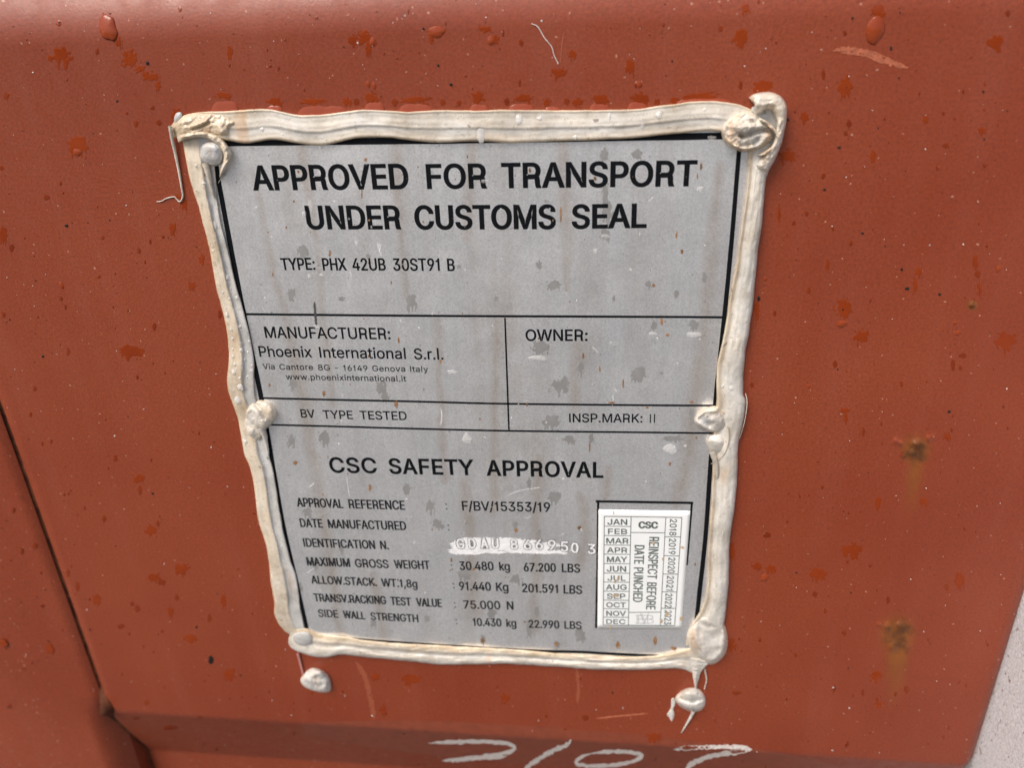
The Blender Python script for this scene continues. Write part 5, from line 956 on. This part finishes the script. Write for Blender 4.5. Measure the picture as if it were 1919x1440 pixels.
pad('crumpled_mass', [(1322, 830), (1326, 818), (1338, 812), (1352, 812), (1362, 822), (1362, 836), (1354, 848), (1342, 852), (1330, 846)], 3.0, [([(1334, 826), (1350, 830)], 6, 0.6)], base=1.6, tone=0.1, rough=0.10, seed=13)
string('sealant_string', [(1333, 844), (1338, 858), (1343, 876), (1344, 895)], 1.5, 0.6, lift=[3.8, 3.6, 3.4, 3.0], tone=0.4)
string('sealant_string', [(1364, 800), (1366, 820), (1360, 845), (1346, 862), (1332, 870)], 0.35, 0.10, lift=[5.4, 5.2, 4.8, 3.6, 1.4], tone=0.8)
string('sealant_string', [(1397, 738), (1400, 752), (1398, 775), (1393, 800), (1386, 822)], 0.22, 0.14, lift=[2.5, 2.6, 2.4, 2.2, 2.0], tone=0.2)

# bottom corners
pad('rivet_cap', [(547, 1196), (553, 1187), (566, 1183), (580, 1186), (587, 1196), (584, 1208), (570, 1213), (555, 1209)], 1.8, base=2.3, tone=0.0, grey=0.65, rough=0.05, seed=14)
pad('rivet_cap', [(1286, 1196), (1292, 1178), (1306, 1160), (1322, 1152), (1342, 1154), (1356, 1168), (1363, 1190), (1363, 1215), (1354, 1234), (1336, 1246), (1318, 1242), (1302, 1228), (1290, 1212)], 3.4,
    [([(1312, 1168), (1326, 1176), (1342, 1172)], 5, -0.9), ([(1316, 1186), (1330, 1192), (1350, 1186)], 12, -1.3), ([(1302, 1180), (1306, 1204), (1318, 1228)], 5, 0.9), ([(1356, 1186), (1354, 1220), (1338, 1238)], 6, 0.8), ([(1300, 1200), (1312, 1222), (1320, 1240)], 3, -1.0)], base=2.2, tone=0.15, grey=0.1, rough=0.12, seed=15, greys=[([(1330, 1196)], 18, 0.45)], tones=[([(1296, 1185), (1300, 1210)], 8, 0.4)])
bead('sealant_tail', [(1284, 1228), (1290, 1246), (1297, 1262), (1300, 1280), (1302, 1294)], [(1332, 1242), (1322, 1252), (1314, 1262), (1308, 1280), (1305, 1294)], [(0, 0), (.06, 1.4), (.5, 2.6), (.94, 1.4), (1, 0)], n=80, m=20, tone=lambda t, s: 0.15, grey=lambda t, s: .15, h_in=0, seed=16)
string('sealant_string', [(1321, 1256), (1324, 1275), (1320, 1292)], 0.5, 0.25, tone=0.2, lift=[.8, .5, .4])
PINK = mat_plain('paint_stained_sealant', (0.60, 0.27, 0.24), 0.4, 0.5, 0, 0.2, 200)
string('sealant_string', [(558, 1224), (562, 1240), (567, 1260), (570, 1272)], 0.75, 0.6, tone=0.2, mat=PINK, lift=[1.2, .8, .8, 1.0])

def lump(label, cx, cy):
    e = empty('sealant_lump', tuple(P(cx, cy, 0))); tag(e, label, 'sealant lump', 'sealant lumps on old rivets below the plate'); return e
l1 = lump('smooth white sealant blob under the plate\'s lower left corner, hung on a pink thread', 592, 1275)
pad('sealant_body', [(563, 1275), (570, 1263), (584, 1253), (600, 1255), (613, 1264), (620, 1279), (619, 1296), (604, 1299), (582, 1294), (568, 1286)], 4.6, [([(578, 1270), (596, 1264)], 6, 0.7), ([(575, 1282), (600, 1286)], 5, -0.7), ([(610, 1290)], 5, 0.6)], tone=0.05, grey=0.25, rough=0.16, seed=21, parent=l1)
l2 = lump('folded blob of white sealant with a hanging tail, under the plate\'s lower right corner', 1294, 1312)
pad('sealant_body', [(1265, 1311), (1273, 1299), (1290, 1290), (1309, 1292), (1321, 1306), (1321, 1323), (1310, 1334), (1292, 1334), (1274, 1325)], 4.8, [([(1276, 1310), (1296, 1318), (1314, 1312)], 3.5, -1.2), ([(1274, 1318), (1294, 1328)], 4, 0.8), ([(1284, 1300), (1304, 1302)], 6, 0.7)], tone=0.10, grey=0.15, rough=0.14, seed=22, parent=l2)
string('tail', [(1300, 1332), (1296, 1342), (1288, 1356), (1277, 1374)], 1.1, 0.2, parent=l2, tone=0.1, lift=[2.0, 1.2, .7, .4])
pad('smear', [(1258, 1312), (1263, 1310), (1266, 1320), (1262, 1330), (1264, 1340), (1259, 1353), (1254, 1346), (1250, 1340), (1257, 1328)], 0.9, tone=0.05, grey=0.1, rough=0.3, seed=23, parent=l2)

# pale fibre on the wall above the plate
fib = string('pale_fibre', [(996, 44), (1008, 50), (1020, 70), (1034, 88), (1038, 102), (1046, 119)], 0.16, 0.16, parent=plate, n=80, mat=PALE, lift=[.3] * 6)
fib.parent = None; fib.matrix_parent_inverse = Matrix(); tag(fib, 'thin pale crooked fibre stuck to the red wall above the plate', 'fibre'); SEAL_OBJS.remove(fib)

# ------------------------------------------------------------------ rain
from mathutils.bvhtree import BVHTree
bpy.context.view_layer.update()
bvs, bfs = [], []
for o in SEAL_OBJS + [p for p in plate.children if p.name.startswith('metal_sheet')] + [p for p in container.children if p.name.startswith(('front_panel', 'side_panel'))]:
    n0 = len(bvs); bvs += [o.matrix_world @ v.co for v in o.data.vertices]; bfs += [tuple(i + n0 for i in p.vertices) for p in o.data.polygons]
BVH = BVHTree.FromPolygons(bvs, bfs); EYE = W(*CAM)
def hit(px, py):
    d = W(*ray(px, py)).normalized(); p, n, i, dist = BVH.ray_cast(EYE, d)
    if p is None: return None
    if n.dot(d) > 0: n = -n
    return p, n, dist
def drop_geo(px, py, rx, ry, hk=0.45, seed=0, verts=None, faces=None, rings=7, seg=22, irr=0.10):
    h_ = hit(px, py)
    if not h_: return None
    p, n, dist = h_; k = dist / F
    dn = (Vector((0, 0, -1)) - n * Vector((0, 0, -1)).dot(n)).normalized(); rt = n.cross(dn).normalized()
    H = hk * min(rx, ry) * k; n0 = len(verts)
    cen = p - n * 0.04 * MM
    verts.append(cen + n * H)
    for r in range(1, rings + 1):
        rr = r / rings
        for q in range(seg):
            a = q / seg * math.tau
            f = 1 + irr * nz(math.cos(a) * 1.3, math.sin(a) * 1.3, seed * 1.7, 3) * 2
            x = math.cos(a) * rr * rx * f * k; y = math.sin(a) * rr * ry * f * k / 0.93
            z = H * (max(0, 1 - rr ** 2) ** 0.85) * (1 + 0.30 * math.sin(a) * rr)
            verts.append(cen + rt * x + dn * y + n * z)
    for q in range(seg): faces.append((n0, n0 + 1 + q, n0 + 1 + (q + 1) % seg))
    for r in range(rings - 1):
        for q in range(seg):
            a = n0 + 1 + r * seg + q; b = n0 + 1 + r * seg + (q + 1) % seg; faces.append((a, a + seg, b + seg, b))
    faces.append(tuple(n0 + 1 + (rings - 1) * seg + q for q in range(seg)))
    return p
def fix(vs_, fs_):
    me = bpy.data.meshes.new('d'); me.from_pydata([tuple(v) for v in vs_], [], fs_)
    import bmesh
    b = bmesh.new(); b.from_mesh(me); bmesh.ops.recalc_face_normals(b, faces=b.faces); b.to_mesh(me); b.free()
    me.polygons.foreach_set('use_smooth', [True] * len(me.polygons)); return me
DROPWET = mat_plain('rain_bead_on_red_paint', (0.265, 0.046, 0.014), 0.05, 0.5); DROPWET.node_tree.nodes['Principled BSDF'].inputs['IOR'].default_value = 1.36
def drop(px, py, rx, ry, label, group, hk=0.5, irr=0.10):
    vs_, fs_ = [], []
    if not drop_geo(px, py, rx, ry, hk, px * 0.37 + py, vs_, fs_, irr=irr, rings=9, seg=28): return
    me = fix(vs_, fs_); o = link('water_drop', me, None, WATER_THIN if 'sealant' in group else DROPWET if 'wall' in group else WATER_PLATE)
    tag(o, label, 'water drop', group)
GL = 'raindrops on the left sealant bead'
LB = 'small clear raindrop beaded on the pale sealant strip left of the plate'
for q in """444,558,3.6,4 425,590,3.6,4.5 433,617,3.4,3.6 450,612,3,3 436,635,3,3.4 453,643,3.6,3.4 452,656,3.6,3.6 467,640,2.6,3 437,668,3,3.6 459,674,2.6,3 472,685,2.6,3 440,683,3.4,3.6 449,709,3,3
463,707,2.4,2.6 472,695,3,3.4 382,343,3,3 367,310,3,3.4 400,470,2.6,3 436,655,2.4,3 445,600,2.2,2.4 455,690,2.2,2.6 430,560,2.4,3 418,548,2.2,2.6 465,660,2.2,2.4""".split():
    drop(*(float(a) for a in q.split(',')), LB, GL, 0.6)
drop(438, 698, 5, 5.5, 'squat raindrop on the left sealant bead, above the two biggest drops', GL, .5)
drop(450, 726, 6.5, 6.5, 'round raindrop on the left sealant bead, the upper of its two biggest', GL, .5)
drop(446, 751, 7.5, 7.5, 'largest raindrop on the left sealant bead, just above its middle rivet lump', GL, .5)
drop(404, 422, 4, 9, 'long running raindrop high on the left sealant bead', GL, .5)
drop(426, 520, 5, 6, 'raindrop on the left sealant bead level with the TYPE line', GL, .5)
drop(460, 828, 4.5, 4.5, 'raindrop on the left sealant bead just below its middle rivet lump', GL, .5)
GT = 'raindrops on the top sealant bead'
drop(973, 223, 7, 10, 'upright oval raindrop on the top sealant bead, above the word TRANSPORT', GT, .4)
drop(1011, 222, 5, 4, 'little raindrop on the top sealant bead right of the oval one', GT, .45)
drop(901, 252, 7, 14, 'long raindrop running down the lower half of the top sealant bead', GT, .3)
drop(1078, 257, 4, 4, 'tiny raindrop at the lower edge of the top sealant bead', GT, .45)
drop(1142, 217, 3.5, 8, 'thin upright raindrop on the upper half of the top sealant bead', GT, .4)
drop(1204, 236, 4, 8, 'thin upright raindrop on the lower half of the top sealant bead', GT, .4)
drop(1234, 215, 6, 6, 'round raindrop on the top sealant bead near its right end', GT, .45)
drop(1320, 205, 3, 3, 'tiny raindrop beside the swirled upper right corner of the sealant', GT, .45)
drop(491, 242, 5, 4, 'raindrop on the top sealant bead near its left end', GT, .4)
GR = 'raindrops on the right sealant bead'
drop(1354, 724, 3.6, 4.4, 'left one of two small raindrops on the right sealant bead', GR, .45)
drop(1371, 728, 4.6, 5.4, 'right one of two small raindrops on the right sealant bead', GR, .45)
GP = 'raindrops on the data plate'
for x, y, rx, ry, lb in ((907, 340, 6.5, 4, 'bright raindrop hanging on the R of FOR'), (570, 401, 4.5, 5.5, 'raindrop at the left of the U of UNDER'), (583, 388, 5, 10, 'long raindrop on the U of UNDER'), (600, 277, 4, 3, 'raindrop under the left part of the top sealant bead'),
        (1336, 259, 8, 5, 'raindrop hanging beside the swirled upper right sealant corner'), (1312, 354, 6, 4.5, 'raindrop below the last T of TRANSPORT'), (1135, 443, 9, 4.5, 'raindrop below the E of SEAL'), (1116, 470, 4, 5, 'raindrop lower right of the word SEAL'), (627, 378, 2.8, 3.6, 'tiny raindrop above the D of UNDER'),
        (668, 456, 3.4, 5, 'raindrop below the E of UNDER'), (602, 516, 4, 4, 'raindrop below the X of the type number'), (580, 518, 3.6, 4, 'raindrop below the P of TYPE'), (846, 697, 10, 4, 'flat raindrop right of the word Italy'), (1006, 671, 17, 5, 'wide slanting raindrop below OWNER'),
        (1224, 626, 8, 3.6, 'small flat raindrop right of OWNER'), (1301, 628, 13, 6, 'wide raindrop at the right edge of the owner field'), (875, 823, 9, 12, 'raindrop above the word SAFETY'), (1257, 842, 13, 10, 'largest raindrop on the plate, below the inspection mark'), (1145, 643, 3, 3, 'tiny raindrop right of OWNER'), (594, 613, 6, 4.5, 'raindrop on the F of MANUFACTURER'),
        (712, 468, 4, 9, 'long raindrop below the C of CUSTOMS')):
    drop(x, y, rx, ry, lb + ' on the plate', GP, .5, .22)
GW = 'raindrops on the red wall'
for x, y, rx, ry, lb in ((203, 52, 15, 17, 'big round raindrop on the red wall at upper left'), (1640, 56, 14, 20, 'big raindrop running down the red wall at upper right'), (818, 60, 16, 8, 'flat wide raindrop on the red wall above the plate'), (1433, 1084, 7, 7.5, 'round raindrop on the red wall beside the lower right sealant'), (1822, 571, 6, 6, 'raindrop on a small blister at the right of the red wall'),
        (1577, 607, 9, 7, 'raindrop under a wet patch right of the plate'), (1515, 724, 4.5, 3.6, 'little raindrop on the red wall right of INSP.MARK'), (690, 157, 4.5, 5.5, 'left one of two little raindrops above the top sealant bead'), (701, 160, 4.5, 6.5, 'right one of two little raindrops above the top sealant bead'), (1198, 158, 4.5, 6.5, 'little raindrop above the right part of the top sealant bead'), (1434, 523, 4, 4, 'little raindrop on the red wall by the right sealant bead'),
        (1872, 504, 4.5, 6, 'little raindrop near the right edge of the red wall'), (1795, 624, 4.5, 5, 'lower of two little raindrops at the right of the red wall'), (1790, 605, 4, 3.5, 'upper of two little raindrops at the right of the red wall'), (115, 535, 4.5, 6, 'little raindrop on the red wall left of the plate'), (110, 43, 5, 4, 'little raindrop at the upper left of the red wall'), (145, 285, 8, 6, 'raindrop at the foot of a wet patch left of the plate'), (920, 76, 7, 8, 'raindrop on the red wall above the word FOR'), (698, 78, 6, 7, 'raindrop on the red wall high above APPROVED')):
    drop(x, y, rx, ry, lb, GW, .26, .12)
vs_, fs_ = [], []
rnd = random.Random(12)
for k in range(170):
    x, y = plate_xy(); s = 0.9 + 1.7 * rnd.random() ** 4
    drop_geo(x, y, s, s * rnd.uniform(0.8, 1.5), 0.55, k, vs_, fs_, rings=4, seg=10, irr=0.2)
for L_, a_ in ((TOP_O, TOP_I), (LEFT_O, LEFT_I), (RIGHT_O, RIGHT_I), (BOT_O, BOT_I)):
    A = resample([(x, y, 0) for x, y in L_], 100); B = resample([(x, y, 0) for x, y in a_], 100)
    for k in range(60 if L_ is LEFT_O else 34):
        i = rnd.randrange(6, 94); q = A[i].lerp(B[i], rnd.uniform(.12, .9)); s = 1.0 + 1.3 * rnd.random() ** 3
        drop_geo(q.x, q.y, s, s * rnd.uniform(0.9, 1.4), 0.55, k, vs_, fs_, rings=4, seg=10, irr=0.15)
for k in range(25):
    x, y = wall_xy(); s = 0.9 + 1.6 * rnd.random() ** 4
    drop_geo(x, y, s, s * rnd.uniform(0.8, 1.4), 0.5, k, vs_, fs_, rings=4, seg=10, irr=0.15)
o = link('fine_droplets', fix(vs_, fs_), None, mat_water_thin('fine_rain', 0.34)); tag(o, 'fine spray of rain on the plate, the sealant and the red wall', 'rain spray', kind='stuff')

# water standing along the upper edge of the top bead
POOL = mat_plain('standing_rain', (0.27, 0.053, 0.023), 0.08, 0.5); POOL.node_tree.nodes['Principled BSDF'].inputs['IOR'].default_value = 1.33
for x0_, x1_, y0_ in ((396, 448, 187), (498, 531, 197), (556, 652, 196), (682, 722, 190), (746, 813, 193), (880, 917, 194), (952, 1002, 193), (1020, 1052, 198), (1104, 1144, 193), (1176, 1214, 190), (1266, 1376, 183)):
    def yb(x):
        for a, b in zip(TOP_O, TOP_O[1:]):
            if a[0] <= x <= b[0]: return lerp(a[1], b[1], (x - a[0]) / (b[0] - a[0])) + 4
        return 206
    V_, F_ = [], []; n1, n2 = 40, 10
    for i in range(n1 + 1):
        s = i / n1; x = lerp(x0_, x1_, s); prof = max(0.0, 1 - abs(s * 2 - 1) ** 4) ** 0.5
        yt = yb(x) - max(1.0, (yb(x) - y0_ - 1) * prof * (0.94 + 0.15 * nz(x * 0.04, y0_, 3)))
        for j in range(n2 + 1):
            t = j / n2; V_.append(P(x, lerp(yt, yb(x), t), (0.03 + 0.9 * prof * t ** 0.8) * MM))
    for i in range(n1):
        for j in range(n2):
            a = i * (n2 + 1) + j; F_.append((a, a + 1, a + n2 + 2, a + n2 + 1))
    under(mesh('standing_water', V_, F_, POOL, None), container)
